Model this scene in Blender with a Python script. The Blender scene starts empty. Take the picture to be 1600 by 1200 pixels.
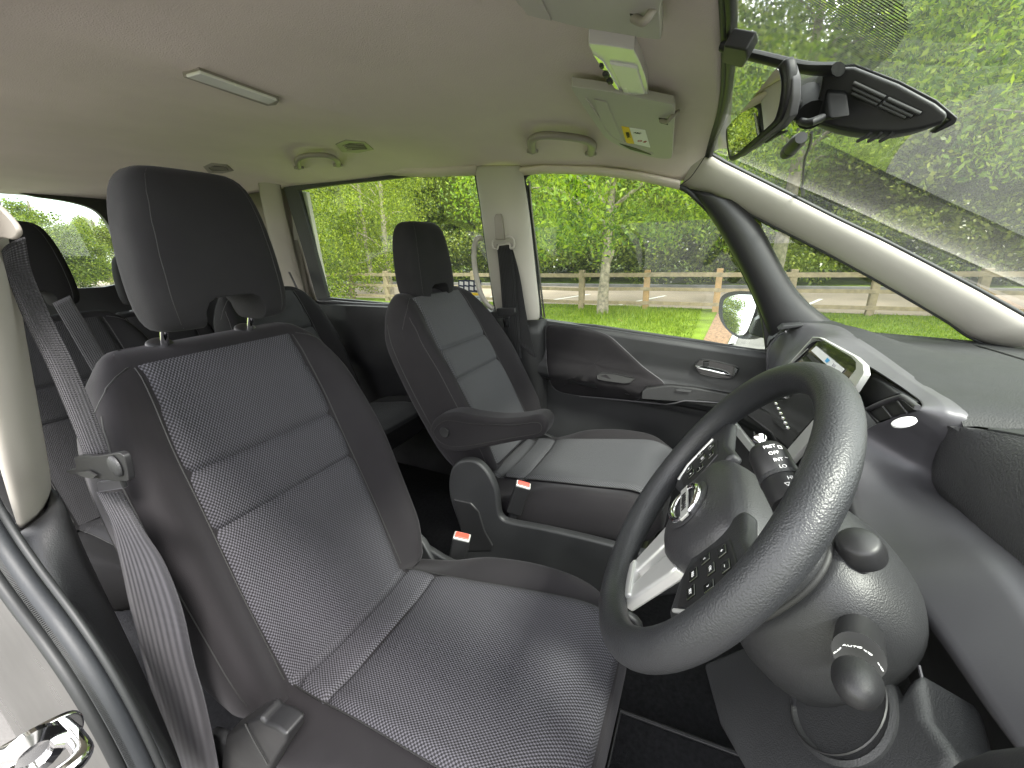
import bpy, bmesh, math, random
from mathutils import Vector, Matrix
R = math.radians
random.seed(7)
SC = bpy.context.scene
COL = SC.collection
# ---------------------------------------------------------------- camera
FPX = 645.0                                     # focal length in photo pixels (photo 1600 x 1200)
CAM = Vector((0.86, 0.0, 1.55))                 # in the open driver's door, looking across the cabin
PITCH, YAW, ROLL = R(18.2), R(26.4), R(1.67)
_h = Vector((-math.cos(YAW), -math.sin(YAW), 0)); _r = Vector((-math.sin(YAW), math.cos(YAW), 0)); _u = Vector((0, 0, 1))
FW = _h*math.cos(PITCH) - _u*math.sin(PITCH); _u0 = _u*math.cos(PITCH) + _h*math.sin(PITCH)
RT = _r*math.cos(ROLL) - _u0*math.sin(ROLL); UP = _u0*math.cos(ROLL) + _r*math.sin(ROLL)
cd = bpy.data.cameras.new('camera'); cam = bpy.data.objects.new('camera', cd); COL.objects.link(cam)
cd.sensor_width = 36; cd.lens = FPX/1600*36; cd.clip_start = 0.02; cd.clip_end = 600
m = Matrix.Identity(4)
for i in range(3): m[i][0], m[i][1], m[i][2], m[i][3] = RT[i], UP[i], -FW[i], CAM[i]
cam.matrix_world = m
SC.camera = cam
# ---------------------------------------------------------------- sky, sun, exposure
SUN_EL, SUN_AZ = R(52), R(62)                    # azimuth measured from +x (driver's side) towards +y (front)
w = bpy.data.worlds.new('World'); SC.world = w; w.use_nodes = True
nt = w.node_tree; bg = nt.nodes['Background']
sky = nt.nodes.new('ShaderNodeTexSky'); sky.sky_type = 'NISHITA'; sky.sun_disc = False
sky.sun_elevation = SUN_EL; sky.sun_rotation = math.pi/2 - SUN_AZ; sky.dust_density = 3.0
tc = nt.nodes.new('ShaderNodeTexCoord'); nz = nt.nodes.new('ShaderNodeTexNoise'); nz.inputs['Scale'].default_value = 2.2; nz.inputs['Detail'].default_value = 6
rp = nt.nodes.new('ShaderNodeValToRGB'); rp.color_ramp.elements[0].position = .30; rp.color_ramp.elements[1].position = .55
mx = nt.nodes.new('ShaderNodeMix'); mx.data_type = 'RGBA'; mx.inputs[7].default_value = (8.9, 8.8, 8.75, 1)
nt.links.new(tc.outputs['Generated'], nz.inputs['Vector']); nt.links.new(nz.outputs['Fac'], rp.inputs['Fac'])
nt.links.new(rp.outputs['Color'], mx.inputs[0]); nt.links.new(sky.outputs['Color'], mx.inputs[6]); nt.links.new(mx.outputs[2], bg.inputs['Color'])
bg.inputs['Strength'].default_value = 0.135
sl = bpy.data.lights.new('sun', 'SUN'); sl.energy = 2.0; sl.angle = R(8); sl.color = (1, .965, .91)
so = bpy.data.objects.new('sun', sl); COL.objects.link(so)
sd = Vector((math.cos(SUN_EL)*math.cos(SUN_AZ), math.cos(SUN_EL)*math.sin(SUN_AZ), math.sin(SUN_EL)))
so.rotation_euler = sd.to_track_quat('Z', 'Y').to_euler(); so.location = sd*40
SC.view_settings.view_transform = 'Standard'; SC.view_settings.look = 'None'; SC.view_settings.gamma = 1
SC.view_settings.exposure = 2.3
SC.cycles.diffuse_bounces = 6; SC.cycles.transparent_max_bounces = 16

# ---------------------------------------------------------------- measuring: photo ray met by a real plane
def ray(u, v): return FW*FPX + RT*(u-800) + UP*(600-v)
def on(a, u, v, val):
    d = ray(u, v); return CAM + d*((val-CAM[a])/d[a])
def X(u, v, x): return on(0, u, v, x)
def Y(u, v, y): return on(1, u, v, y)
def Z(u, v, z): return on(2, u, v, z)
def PL(u, v, p, n):
    d = ray(u, v); n = Vector(n); return CAM + d*((Vector(p)-CAM).dot(n)/d.dot(n))
def WALL(u, v, off=0): return PL(u, v, (-.76+off, 0, 1.25), (1, 0, -.085/.6))
def WS(u, v, off=0): return PL(u, v, (0, -.03, 1.835+off), (0, .60, 1))
def V(*a): return Vector(a)
def cat(pts, n=6, closed=False):
    """smooth curve through points"""
    P = [Vector(p) for p in pts]; out = []; L = len(P)
    rng = range(L) if closed else range(L-1)
    for i in rng:
        p0 = P[(i-1) % L] if closed or i > 0 else P[i]*2-P[i+1]
        p1 = P[i]; p2 = P[(i+1) % L]
        p3 = P[(i+2) % L] if closed or i < L-2 else p2*2-p1
        for k in range(n):
            t = k/n
            out.append(.5*((2*p1)+(p2-p0)*t+(2*p0-5*p1+4*p2-p3)*t*t+(3*p1-p0-3*p2+p3)*t**3))
    if not closed: out.append(P[-1])
    return out
def resample(pts, n):
    P = [Vector(p) for p in pts]; d = [0]
    for a, b in zip(P, P[1:]): d.append(d[-1]+(b-a).length)
    out = []; j = 0
    for i in range(n):
        t = d[-1]*i/(n-1)
        while j < len(P)-2 and d[j+1] < t: j += 1
        s = 0 if d[j+1] == d[j] else (t-d[j])/(d[j+1]-d[j])
        out.append(P[j].lerp(P[j+1], min(1, max(0, s))))
    return out
def lerpf(tab, x):
    if x <= tab[0][0]: return tab[0][1]
    for (a, fa), (b, fb) in zip(tab, tab[1:]):
        if x <= b:
            t = (x-a)/(b-a); t = t*t*(3-2*t); return fa+(fb-fa)*t
    return tab[-1][1]

# ---------------------------------------------------------------- mesh builder
ORG = {}
class B:
    def __init__(s): s.v = []; s.f = []; s.uv = {}
    def grid(s, rows, cu=False, cv=False, uv=None):
        b = len(s.v); nr = len(rows); nc = len(rows[0])
        for i, r in enumerate(rows):
            for j, p in enumerate(r):
                s.v.append(Vector(p))
                if uv: s.uv[b+i*nc+j] = uv[i][j]
        for i in range(nr if cu else nr-1):
            for j in range(nc if cv else nc-1):
                s.f.append((b+i*nc+j, b+i*nc+(j+1) % nc, b+((i+1) % nr)*nc+(j+1) % nc, b+((i+1) % nr)*nc+j))
        return s
    def face(s, pts):
        b = len(s.v); s.v += [Vector(p) for p in pts]; s.f.append(tuple(range(b, b+len(pts)))); return s
    def prism(s, pts, off):
        b = len(s.v); n = len(pts); off = Vector(off)
        s.v += [Vector(p) for p in pts]+[Vector(p)+off for p in pts]
        s.f.append(tuple(range(b, b+n))); s.f.append(tuple(range(b+2*n-1, b+n-1, -1)))
        for i in range(n):
            j = (i+1) % n; s.f.append((b+i, b+j, b+n+j, b+n+i))
        return s
    def ring(s, outer, inner, off):
        """frame between two loops of equal count, with thickness"""
        b = len(s.v); n = len(outer); off = Vector(off)
        for L in (outer, inner): s.v += [Vector(p) for p in L]
        for L in (outer, inner): s.v += [Vector(p)+off for p in L]
        for i in range(n):
            j = (i+1) % n; O, I, P, Q = b, b+n, b+2*n, b+3*n
            s.f += [(O+i, O+j, I+j, I+i), (P+j, P+i, Q+i, Q+j), (O+j, O+i, P+i, P+j), (I+i, I+j, Q+j, Q+i)]
        return s
    def tube(s, path, r, n=12, cap=True, flat=1.0, upv=None, closed=False):
        P = [Vector(p) for p in path]; L = len(P); rs = r if isinstance(r, (list, tuple)) else [r]*L
        rows = []; ref = Vector(upv) if upv else None
        for i in range(L):
            a = P[(i-1) % L] if (closed or i > 0) else P[i]; c = P[(i+1) % L] if (closed or i < L-1) else P[i]
            t = (c-a).normalized()
            if ref is None: ref = Vector((0, 0, 1)) if abs(t.z) < .9 else Vector((1, 0, 0))
            bn = t.cross(ref)
            if bn.length < 1e-6: bn = t.cross(Vector((1, .1, 0)))
            bn.normalize(); nn = bn.cross(t).normalized()
            if not upv: ref = nn
            rows.append([P[i]+(bn*math.cos(2*math.pi*k/n)+nn*math.sin(2*math.pi*k/n)*flat)*rs[i] for k in range(n)])
        b = len(s.v); s.grid(rows, cu=closed, cv=True)
        if cap and not closed:
            s.f.append(tuple(b+k for k in range(n))[::-1]); e = b+(L-1)*n; s.f.append(tuple(e+k for k in range(n)))
        return s
    def lathe(s, c, axis, prof, n=24):
        """prof: (radius, distance along axis)"""
        a = Vector(axis).normalized(); q = a.to_track_quat('Z', 'Y'); c = Vector(c)
        rows = [[c+q@Vector((r*math.cos(2*math.pi*k/n), r*math.sin(2*math.pi*k/n), h)) for k in range(n)] for r, h in prof]
        b = len(s.v); s.grid(rows, cv=True)
        s.f.append(tuple(b+k for k in range(n))[::-1]); e = b+(len(prof)-1)*n; s.f.append(tuple(e+k for k in range(n)))
        return s
    def box(s, c, size, rot=None):
        M = rot.to_matrix() if rot else Matrix.Identity(3); c = Vector(c); x, y, z = [k/2 for k in size]
        b = len(s.v)
        for sx, sy, sz in ((-1,-1,-1),(1,-1,-1),(1,1,-1),(-1,1,-1),(-1,-1,1),(1,-1,1),(1,1,1),(-1,1,1)):
            s.v.append(c+M@Vector((sx*x, sy*y, sz*z)))
        s.f += [tuple(b+i for i in f) for f in ((3,2,1,0),(4,5,6,7),(0,1,5,4),(1,2,6,5),(2,3,7,6),(3,0,4,7))]
        return s
    def build(s, name, mat, parent=None, bevel=0, seg=3, sub=0, solid=0, sharp=38, flip=False, merge=0):
        o0 = ORG.get(parent.name, V(0, 0, 0)) if parent else V(0, 0, 0)
        if parent is None:
            o0 = V(0, 0, 0)
        me = bpy.data.meshes.new(name)
        me.from_pydata([v-o0 for v in s.v], [], s.f)
        if s.uv:
            ul = me.uv_layers.new(name='UVMap')
            for lp in me.loops: ul.data[lp.index].uv = s.uv.get(lp.vertex_index, (0, 0))
        bm = bmesh.new(); bm.from_mesh(me)
        if merge: bmesh.ops.remove_doubles(bm, verts=bm.verts, dist=merge)
        bmesh.ops.recalc_face_normals(bm, faces=bm.faces)
        if flip: bmesh.ops.reverse_faces(bm, faces=bm.faces)
        if bevel:
            es = [e for e in bm.edges if len(e.link_faces) == 2 and e.calc_face_angle(0) > R(sharp)]
            bmesh.ops.bevel(bm, geom=es, offset=bevel, segments=seg, profile=.5, affect='EDGES', clamp_overlap=True)
        bm.to_mesh(me); bm.free()
        me.polygons.foreach_set('use_smooth', [True]*len(me.polygons))
        if not sub: me.set_sharp_from_angle(angle=R(50 if not bevel else 45))
        me.materials.append(mat)
        o = bpy.data.objects.new(name, me); COL.objects.link(o)
        if parent: o.parent = parent; ORG[o.name] = o0
        if solid:
            md = o.modifiers.new('t', 'SOLIDIFY'); md.thickness = solid; md.offset = -1
        if sub:
            md = o.modifiers.new('s', 'SUBSURF'); md.levels = sub; md.render_levels = sub
        if bevel and not sub:
            md = o.modifiers.new('w', 'WEIGHTED_NORMAL'); md.keep_sharp = True
        return o
def tag(o, label=None, cat=None, group=None, kind=None):
    if label: o['label'] = label
    if cat: o['category'] = cat
    if group: o['group'] = group
    if kind: o['kind'] = kind
    return o
def root(name, loc, label, cat, group=None):
    o = bpy.data.objects.new(name, None); COL.objects.link(o); o.location = loc; o.empty_display_size = .05
    ORG[o.name] = Vector(loc); return tag(o, label, cat, group)
def text(name, s, mat, parent, pos, xdir, ydir, size, depth=.0004, align='CENTER', bold=0):
    """lettering as a thin solid mesh: xdir = reading direction, ydir = up of letters"""
    cu = bpy.data.curves.new(name, 'FONT'); cu.body = s; cu.size = size; cu.extrude = depth; cu.align_x = align; cu.align_y = 'CENTER'; cu.offset = bold
    t = bpy.data.objects.new(name, cu); COL.objects.link(t)
    me = bpy.data.meshes.new_from_object(t); bpy.data.objects.remove(t)
    x = Vector(xdir).normalized(); y = Vector(ydir); y = (y-x*y.dot(x)).normalized(); z = x.cross(y)
    M = Matrix((x, y, z)).transposed(); o0 = ORG.get(parent.name, V(0, 0, 0))
    for v in me.vertices: v.co = M@v.co+Vector(pos)-o0
    me.materials.clear(); me.materials.append(mat)
    o = bpy.data.objects.new(name, me); COL.objects.link(o); o.parent = parent; ORG[o.name] = o0
    return o

# ---------------------------------------------------------------- materials
def mk(name, col, rough=.5, metal=0, bump=None, var=0, vscale=8, spec=.5, sheen=0, coat=0, trans=0, ior=None):
    """bump: list of (kind, scale, strength, distance)"""
    m = bpy.data.materials.new(name); m.use_nodes = True; n = m.node_tree.nodes; l = m.node_tree.links
    p = n['Principled BSDF']; p.inputs['Base Color'].default_value = (*col, 1); p.inputs['Roughness'].default_value = rough
    p.inputs['Metallic'].default_value = metal; p.inputs['Specular IOR Level'].default_value = spec
    if sheen: p.inputs['Sheen Weight'].default_value = sheen; p.inputs['Sheen Roughness'].default_value = .45; p.inputs['Sheen Tint'].default_value = (.8, .78, .85, 1)
    if coat: p.inputs['Coat Weight'].default_value = coat; p.inputs['Coat Roughness'].default_value = .05
    t = n.new('ShaderNodeTexCoord')
    if var:
        nz = n.new('ShaderNodeTexNoise'); nz.inputs['Scale'].default_value = vscale; nz.inputs['Detail'].default_value = 5; l.new(t.outputs['Object'], nz.inputs['Vector'])
        mp = n.new('ShaderNodeMapRange'); mp.inputs['From Min'].default_value = .3; mp.inputs['From Max'].default_value = .7
        mp.inputs['To Min'].default_value = 1-var; mp.inputs['To Max'].default_value = 1+var; l.new(nz.outputs['Fac'], mp.inputs['Value'])
        hs = n.new('ShaderNodeHueSaturation'); hs.inputs['Color'].default_value = (*col, 1); l.new(mp.outputs['Result'], hs.inputs['Value']); l.new(hs.outputs['Color'], p.inputs['Base Color'])
        m2 = n.new('ShaderNodeMapRange'); m2.inputs['From Min'].default_value = .3; m2.inputs['From Max'].default_value = .7
        m2.inputs['To Min'].default_value = max(0, rough-.08); m2.inputs['To Max'].default_value = min(1, rough+.08); l.new(nz.outputs['Fac'], m2.inputs['Value']); l.new(m2.outputs['Result'], p.inputs['Roughness'])
    prev = None
    for kind, sc, st, dist in (bump or []):
        if kind == 'noise':
            q = n.new('ShaderNodeTexNoise'); q.inputs['Detail'].default_value = 4; out = q.outputs['Fac']
        else:
            q = n.new('ShaderNodeTexVoronoi'); q.feature = 'SMOOTH_F1' if kind == 'grain' else 'F1'; out = q.outputs['Distance']
        q.inputs['Scale'].default_value = sc; l.new(t.outputs['Object'], q.inputs['Vector'])
        bp = n.new('ShaderNodeBump'); bp.inputs['Strength'].default_value = st; bp.inputs['Distance'].default_value = dist
        if kind == 'grain': bp.invert = True
        l.new(out, bp.inputs['Height'])
        if prev: l.new(prev, bp.inputs['Normal'])
        prev = bp.outputs['Normal']
    if prev: l.new(prev, p.inputs['Normal'])
    return m
def math_node(n, l, op, a, b=None):
    q = n.new('ShaderNodeMath'); q.operation = op
    for i, x in enumerate((a, b)):
        if x is None: continue
        if isinstance(x, (int, float)): q.inputs[i].default_value = x
        else: l.new(x, q.inputs[i])
    return q.outputs[0]
def mk_weave(name, lo, hi, pu=.0052, pv=.0037):
    """knitted fabric of staggered light ovals on a darker ground, laid out on UVs in metres"""
    m = bpy.data.materials.new(name); m.use_nodes = True; n = m.node_tree.nodes; l = m.node_tree.links
    p = n['Principled BSDF']; p.inputs['Roughness'].default_value = .8; p.inputs['Specular IOR Level'].default_value = .35
    t = n.new('ShaderNodeTexCoord'); s = n.new('ShaderNodeSeparateXYZ'); l.new(t.outputs['UV'], s.inputs[0])
    wz = n.new('ShaderNodeTexNoise'); wz.inputs['Scale'].default_value = 60; l.new(t.outputs['UV'], wz.inputs['Vector'])
    wob = math_node(n, l, 'MULTIPLY', math_node(n, l, 'SUBTRACT', wz.outputs['Fac'], .5), .6)
    u = math_node(n, l, 'ADD', math_node(n, l, 'MULTIPLY', s.outputs['X'], 2*math.pi/pu), wob)
    v = math_node(n, l, 'ADD', math_node(n, l, 'MULTIPLY', s.outputs['Y'], math.pi/pv), wob)
    a = math_node(n, l, 'MULTIPLY', math_node(n, l, 'COSINE', u), math_node(n, l, 'COSINE', v))
    h = math_node(n, l, 'ADD', math_node(n, l, 'MULTIPLY', a, .5), .5)
    r = n.new('ShaderNodeValToRGB'); r.color_ramp.elements[0].position = .38; r.color_ramp.elements[1].position = .72
    r.color_ramp.elements[0].color = (*lo, 1); r.color_ramp.elements[1].color = (*hi, 1); l.new(h, r.inputs['Fac'])
    l.new(r.outputs['Color'], p.inputs['Base Color'])
    bp = n.new('ShaderNodeBump'); bp.inputs['Strength'].default_value = .7; bp.inputs['Distance'].default_value = .0012; l.new(h, bp.inputs['Height']); l.new(bp.outputs['Normal'], p.inputs['Normal'])
    return m
def mk_belt(name, col):
    m = mk(name, col, .6, spec=.4, sheen=.2); n = m.node_tree.nodes; l = m.node_tree.links; p = n['Principled BSDF']
    t = n.new('ShaderNodeTexCoord'); s = n.new('ShaderNodeSeparateXYZ'); l.new(t.outputs['UV'], s.inputs[0])
    a = math_node(n, l, 'SINE', math_node(n, l, 'MULTIPLY', s.outputs['X'], 2*math.pi/.0052))
    b = math_node(n, l, 'SINE', math_node(n, l, 'MULTIPLY', s.outputs['Y'], 2*math.pi/.0026))
    h = math_node(n, l, 'ADD', a, math_node(n, l, 'MULTIPLY', b, .6))
    bp = n.new('ShaderNodeBump'); bp.inputs['Strength'].default_value = .8; bp.inputs['Distance'].default_value = .0007; l.new(h, bp.inputs['Height']); l.new(bp.outputs['Normal'], p.inputs['Normal'])
    r = n.new('ShaderNodeValToRGB'); r.color_ramp.elements[0].color = (*[c*.6 for c in col], 1); r.color_ramp.elements[1].color = (*[c*1.4 for c in col], 1)
    l.new(math_node(n, l, 'ADD', math_node(n, l, 'MULTIPLY', h, .3), .5), r.inputs['Fac']); l.new(r.outputs['Color'], p.inputs['Base Color'])
    return m
def mk_glass(name, tint=(.93, .97, .94), dirt=0.0, dscale=3.0):
    m = bpy.data.materials.new(name); m.use_nodes = True; n = m.node_tree.nodes; l = m.node_tree.links
    n.remove(n['Principled BSDF']); out = n['Material Output']
    tr = n.new('ShaderNodeBsdfTransparent'); tr.inputs['Color'].default_value = (*tint, 1)
    gl = n.new('ShaderNodeBsdfGlossy'); gl.inputs['Roughness'].default_value = .0
    fr = n.new('ShaderNodeFresnel'); gm = n.new('ShaderNodeNewGeometry')
    l.new(math_node(n, l, 'ADD', 1.5, math_node(n, l, 'MULTIPLY', gm.outputs['Backfacing'], 1/1.5-1.5)), fr.inputs['IOR'])
    mxs = n.new('ShaderNodeMixShader'); l.new(fr.outputs[0], mxs.inputs[0]); l.new(tr.outputs[0], mxs.inputs[1]); l.new(gl.outputs[0], mxs.inputs[2])
    last = mxs.outputs[0]
    if dirt:
        df = n.new('ShaderNodeBsdfDiffuse'); df.inputs['Color'].default_value = (.75, .78, .72, 1)
        tl = n.new('ShaderNodeBsdfTranslucent'); tl.inputs['Color'].default_value = (.75, .8, .72, 1)
        ad = n.new('ShaderNodeMixShader'); ad.inputs[0].default_value = .6; l.new(df.outputs[0], ad.inputs[1]); l.new(tl.outputs[0], ad.inputs[2])
        t = n.new('ShaderNodeTexCoord'); nz = n.new('ShaderNodeTexNoise'); nz.inputs['Scale'].default_value = dscale; nz.inputs['Detail'].default_value = 8; l.new(t.outputs['Object'], nz.inputs['Vector'])
        mr = n.new('ShaderNodeMapRange'); mr.inputs['From Min'].default_value = .35; mr.inputs['From Max'].default_value = .75; mr.inputs['To Min'].default_value = dirt*.4; mr.inputs['To Max'].default_value = dirt*1.5; l.new(nz.outputs['Fac'], mr.inputs['Value'])
        m3 = n.new('ShaderNodeMixShader'); l.new(mr.outputs[0], m3.inputs[0]); l.new(last, m3.inputs[1]); l.new(ad.outputs[0], m3.inputs[2]); last = m3.outputs[0]
    l.new(last, out.inputs['Surface']); return m
def mk_leaf(name, c1, c2, c3, rough=.45, tr=.45):
    m = bpy.data.materials.new(name); m.use_nodes = True; n = m.node_tree.nodes; l = m.node_tree.links
    p = n['Principled BSDF']; out = n['Material Output']
    g = n.new('ShaderNodeNewGeometry'); r = n.new('ShaderNodeValToRGB'); e = r.color_ramp.elements
    e[0].color = (*c1, 1); e[1].color = (*c3, 1); k = e.new(.5); k.color = (*c2, 1); l.new(g.outputs['Random Per Island'], r.inputs['Fac'])
    p.inputs['Roughness'].default_value = rough; p.inputs['Specular IOR Level'].default_value = .3; l.new(r.outputs['Color'], p.inputs['Base Color'])
    t = n.new('ShaderNodeBsdfTranslucent'); hs = n.new('ShaderNodeHueSaturation'); hs.inputs['Value'].default_value = 1.5; hs.inputs['Saturation'].default_value = 1.1; l.new(r.outputs['Color'], hs.inputs['Color']); l.new(hs.outputs['Color'], t.inputs['Color'])
    ms = n.new('ShaderNodeMixShader'); ms.inputs[0].default_value = tr; l.new(p.outputs[0], ms.inputs[1]); l.new(t.outputs[0], ms.inputs[2]); l.new(ms.outputs[0], out.inputs['Surface'])
    return m

FAB = mk('dark_fabric', (.0125, .0112, .0128), .85, spec=.25, sheen=.06, bump=[('noise', 900, .35, .0006)], var=.08, vscale=14)
FABH = mk('headrest_fabric', (.0105, .0100, .0112), .85, spec=.25, sheen=.05, bump=[('noise', 1100, .35, .0006)], var=.06, vscale=14)
WEAVE = mk_weave('woven_insert', (.009, .0088, .0105), (.070, .068, .080))
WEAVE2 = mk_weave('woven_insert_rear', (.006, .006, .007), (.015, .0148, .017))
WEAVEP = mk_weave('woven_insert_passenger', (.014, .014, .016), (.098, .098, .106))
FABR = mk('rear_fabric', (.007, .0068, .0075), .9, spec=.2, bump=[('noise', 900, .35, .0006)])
VIS = mk('visor_vinyl', (.40, .385, .345), .6, bump=[('noise', 300, .15, .0006)])
PLA = mk('grained_plastic', (.018, .0185, .020), .50, bump=[('grain', 850, .4, .0007), ('noise', 60, .1, .001)], var=.1)
PLAD = mk('fine_plastic', (.0125, .0125, .0135), .5, bump=[('grain', 1100, .3, .0004)], var=.1)
PLAB = mk('smooth_black_plastic', (.011, .011, .012), .47, bump=[('noise', 400, .05, .0005)])
WHEELM = mk('wheel_leather', (.019, .0198, .022), .47, bump=[('grain', 720, .5, .0009), ('noise', 25, .05, .002)], var=.1)
HUBM = mk('hub_leather', (.026, .026, .028), .46, bump=[('grain', 560, .4, .0008)], var=.05)
SATIN = mk('satin_grey_trim', (.074, .072, .079), .46, metal=.35, bump=[('noise', 500, .12, .0004)], var=.05)
SILV = mk('silver_trim', (.62, .62, .60), .34, metal=.55, bump=[('noise', 700, .04, .0003)])
CHR = mk('chrome', (.82, .82, .83), .08, metal=1)
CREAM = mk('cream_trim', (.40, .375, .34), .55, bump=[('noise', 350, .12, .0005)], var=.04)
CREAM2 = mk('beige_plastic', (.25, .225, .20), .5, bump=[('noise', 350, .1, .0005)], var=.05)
HEAD = mk('headliner_cloth', (.60, .53, .485), .95, spec=.15, bump=[('noise', 420, .7, .0016), ('noise', 30, .12, .004)], var=.04, vscale=5)
CARP = mk('carpet', (.020, .020, .022), 1, spec=.1, bump=[('noise', 700, 1, .004)], var=.3, vscale=90)
RUB = mk('rubber_seal', (.014, .015, .016), .55, bump=[('noise', 200, .1, .0008)])
RUBG = mk('grey_seal', (.016, .018, .021), .6, bump=[('noise', 300, .2, .0008)], var=.1)
PAINT = mk('pale_silver_paint', (.13, .128, .12), .30, metal=.8, coat=.15, var=.03, vscale=4)
RED = mk('red_button', (.62, .075, .05), .35)
CLEARW = mk('lamp_lens', (.70, .70, .66), .25, var=.04)
DASHM = mk('dash_top_skin', (.013, .0138, .0145), .6, spec=.35, bump=[('grain', 560, .5, .0009)], var=.12)
LIDM = mk('lid_skin', (.040, .040, .042), .55, bump=[('grain', 420, .6, .0012)], var=.1)
MATT = mk('matt_black', (.005, .005, .0055), .75, spec=.2)
GLOSS = mk('piano_black', (.008, .009, .008), .06, coat=1)
SCRN = mk('screen_glass', (.012, .013, .011), .04, coat=1)
WHITE = mk('white_print', (.75, .75, .74), .6)
YEL = mk('yellow_print', (.75, .52, .02), .6)
BLUE = mk('blue_print', (.04, .32, .62), .5)
INK = mk('black_print', (.015, .015, .015), .6)
MIRR = mk('mirror_glass', (.85, .86, .85), .01, metal=1)
BELT = mk_belt('belt_webbing', (.017, .0165, .019))
BELTD = mk_belt('dark_belt_webbing', (.010, .010, .011))
GLS = mk_glass('side_glass', dirt=.014)
GLW = mk_glass('windscreen_glass', (.90, .96, .90), dirt=.025, dscale=2.2)

# ================================================================ car body: one thing, its fixed linings as parts
car = root('car_body', (0, -1.2, 0), 'car body shell with beige headliner and pillars around the dark cabin', 'car body')
zc = [(-3.2, 1.865), (-3.0, 1.90), (-2.1, 1.925), (-1.35, 1.915), (-.9, 1.895), (-.35, 1.882), (-.16, 1.868), (-.09, 1.852), (-.04, 1.838), (-.02, 1.832)]
ze = [(-3.2, 1.84), (-2.1, 1.87), (-1.35, 1.862), (-.92, 1.838), (-.7, 1.824), (-.4, 1.792), (-.15, 1.742), (-.05, 1.79), (0, 1.79)]
def headz(x, y):
    a = min(1, abs(x)/.69); k = a**5
    z = lerpf(zc, y)*(1-k)+min(lerpf(ze, y), lerpf(zc, y)-.005)*k
    # raised pad round the rear lamp
    dx, dy = (x-.22)/.30, (y+.90)/.075
    z -= .014*math.exp(-(dx*dx+dy*dy)**2)
    z += .010*math.exp(-((y+1.35)/.12)**2)*max(0, 1-(x/.6)**4)
    return z
rows = []
ys = [-3.15+i*.1 for i in range(16)]+[-1.6+.04*i for i in range(36)]+[-.17+.015*i for i in range(10)]
xs = [-.69+1.38*i/60 for i in range(61)]
for y in ys:
    rows.append([V(x, min(y, -.03-.05*(abs(x)/.69)**2.2), headz(x, min(y, -.03-.05*(abs(x)/.69)**2.2))) for x in xs])
B().grid(rows).build('headliner', HEAD, car, solid=.004)
# outer roof skin, keeps daylight out
rows = [[V(x*1.12, y, headz(x, y)+.045) for x in xs[::4]] for y in ys[::4]+[-.02]]
B().grid(rows).build('roof_panel', PAINT, car, solid=.002)
# driver's side roof rail over the open door
rail = [V(.69, y, lerpf(ze, y)+.005) for y in (-3.1, -2.4, -1.6, -1.0, -.6, -.3, -.12)]
rail += [V(.70, -.02, 1.79), V(.715, .22, 1.665), V(.735, .50, 1.49), V(.75, .82, 1.31)]
B().tube(cat(rail, 4), .026, 12).build('roof_rail', CREAM, car)
B().tube(cat([p+V(.028, .0, .030) for p in rail], 4), .026, 12).build('roof_rail_outer', PAINT, car)
B().prism([V(.745, .27, 1.22), V(.745, .33, 1.27), V(.745, .98, 1.30), V(.745, .98, .45), V(.745, .45, .45), V(.745, .26, 1.0)], (.012, 0, 0)).build('dash_end_panel', PLAD, car, bevel=.003)
# --- passenger side: strip between headliner and glass
topL = [(440, 291), (470, 285), (530, 275), (590, 268), (625, 272), (660, 274), (745, 271)]
B().grid([[WALL(u, v, .0) for u, v in topL], [WALL(u, v-14, .035) for u, v in topL]]).build('window_lining', HEAD, car, solid=.01)
topF = [(812, 270), (850, 266), (930, 268), (1000, 277), (1063, 291)]
B().grid([[WALL(u, v+1, .0) for u, v in topF], [WALL(u, v-9, .03) for u, v in topF]]).build('window_lining', HEAD, car, solid=.01)
# --- centre pillar, passenger side
L = [(743, 258), (744, 268), (752, 320), (758, 370), (766, 430), (775, 480), (780, 506)]
Rr = [(817, 258), (816, 268), (822, 300), (830, 360), (837, 430), (842, 470), (844, 502)]
rows = []
for (a, b), (c, d) in zip(L, Rr):
    r = []
    for k in range(9):
        t = k/8; u, v = a+(c-a)*t, b+(d-b)*t
        r.append(WALL(u, v, .008+.035*math.sin(math.pi*min(1, max(0, t)))**.6))
    rows.append(r)
rows = [[rows_j for rows_j in r] for r in rows]
B().grid(rows).build('centre_pillar_trim', CREAM, car, solid=.01, sub=1)
low = [[WALL(770+k*9, 498+(1 if k else 0), .045) if False else V(-.745+.05*math.sin(math.pi*k/8)**.7, -.87+.030*k, z) for k in range(9)] for z in (1.265, 1.2, 1.0, .8, .5)]
B().grid(low).build('centre_pillar_lower_trim', PLAD, car, solid=.01)
B().box(X(763, 286, -.672), (.006, .022, .008)).build('pillar_badge', CREAM2, car, bevel=.002)
# --- rear side panels
B().grid([[V(-.75, -3.15, z), V(-.755, -2.6, z), V(-.755, -2.04, z)] for z in (.4, .9, 1.3)]).build('rear_side_trim', PLAD, car, solid=.02)
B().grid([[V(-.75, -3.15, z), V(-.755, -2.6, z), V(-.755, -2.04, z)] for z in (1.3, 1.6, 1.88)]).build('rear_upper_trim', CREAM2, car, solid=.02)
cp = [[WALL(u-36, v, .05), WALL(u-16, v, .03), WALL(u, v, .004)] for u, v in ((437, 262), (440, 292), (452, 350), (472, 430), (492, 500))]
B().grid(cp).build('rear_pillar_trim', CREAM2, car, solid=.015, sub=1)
B().prism([WALL(u, v, -.028) for u, v in ((452, 296), (478, 300), (514, 480), (470, 490))], (-.02, 0, 0)).build('door_jamb', CREAM, car)
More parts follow.
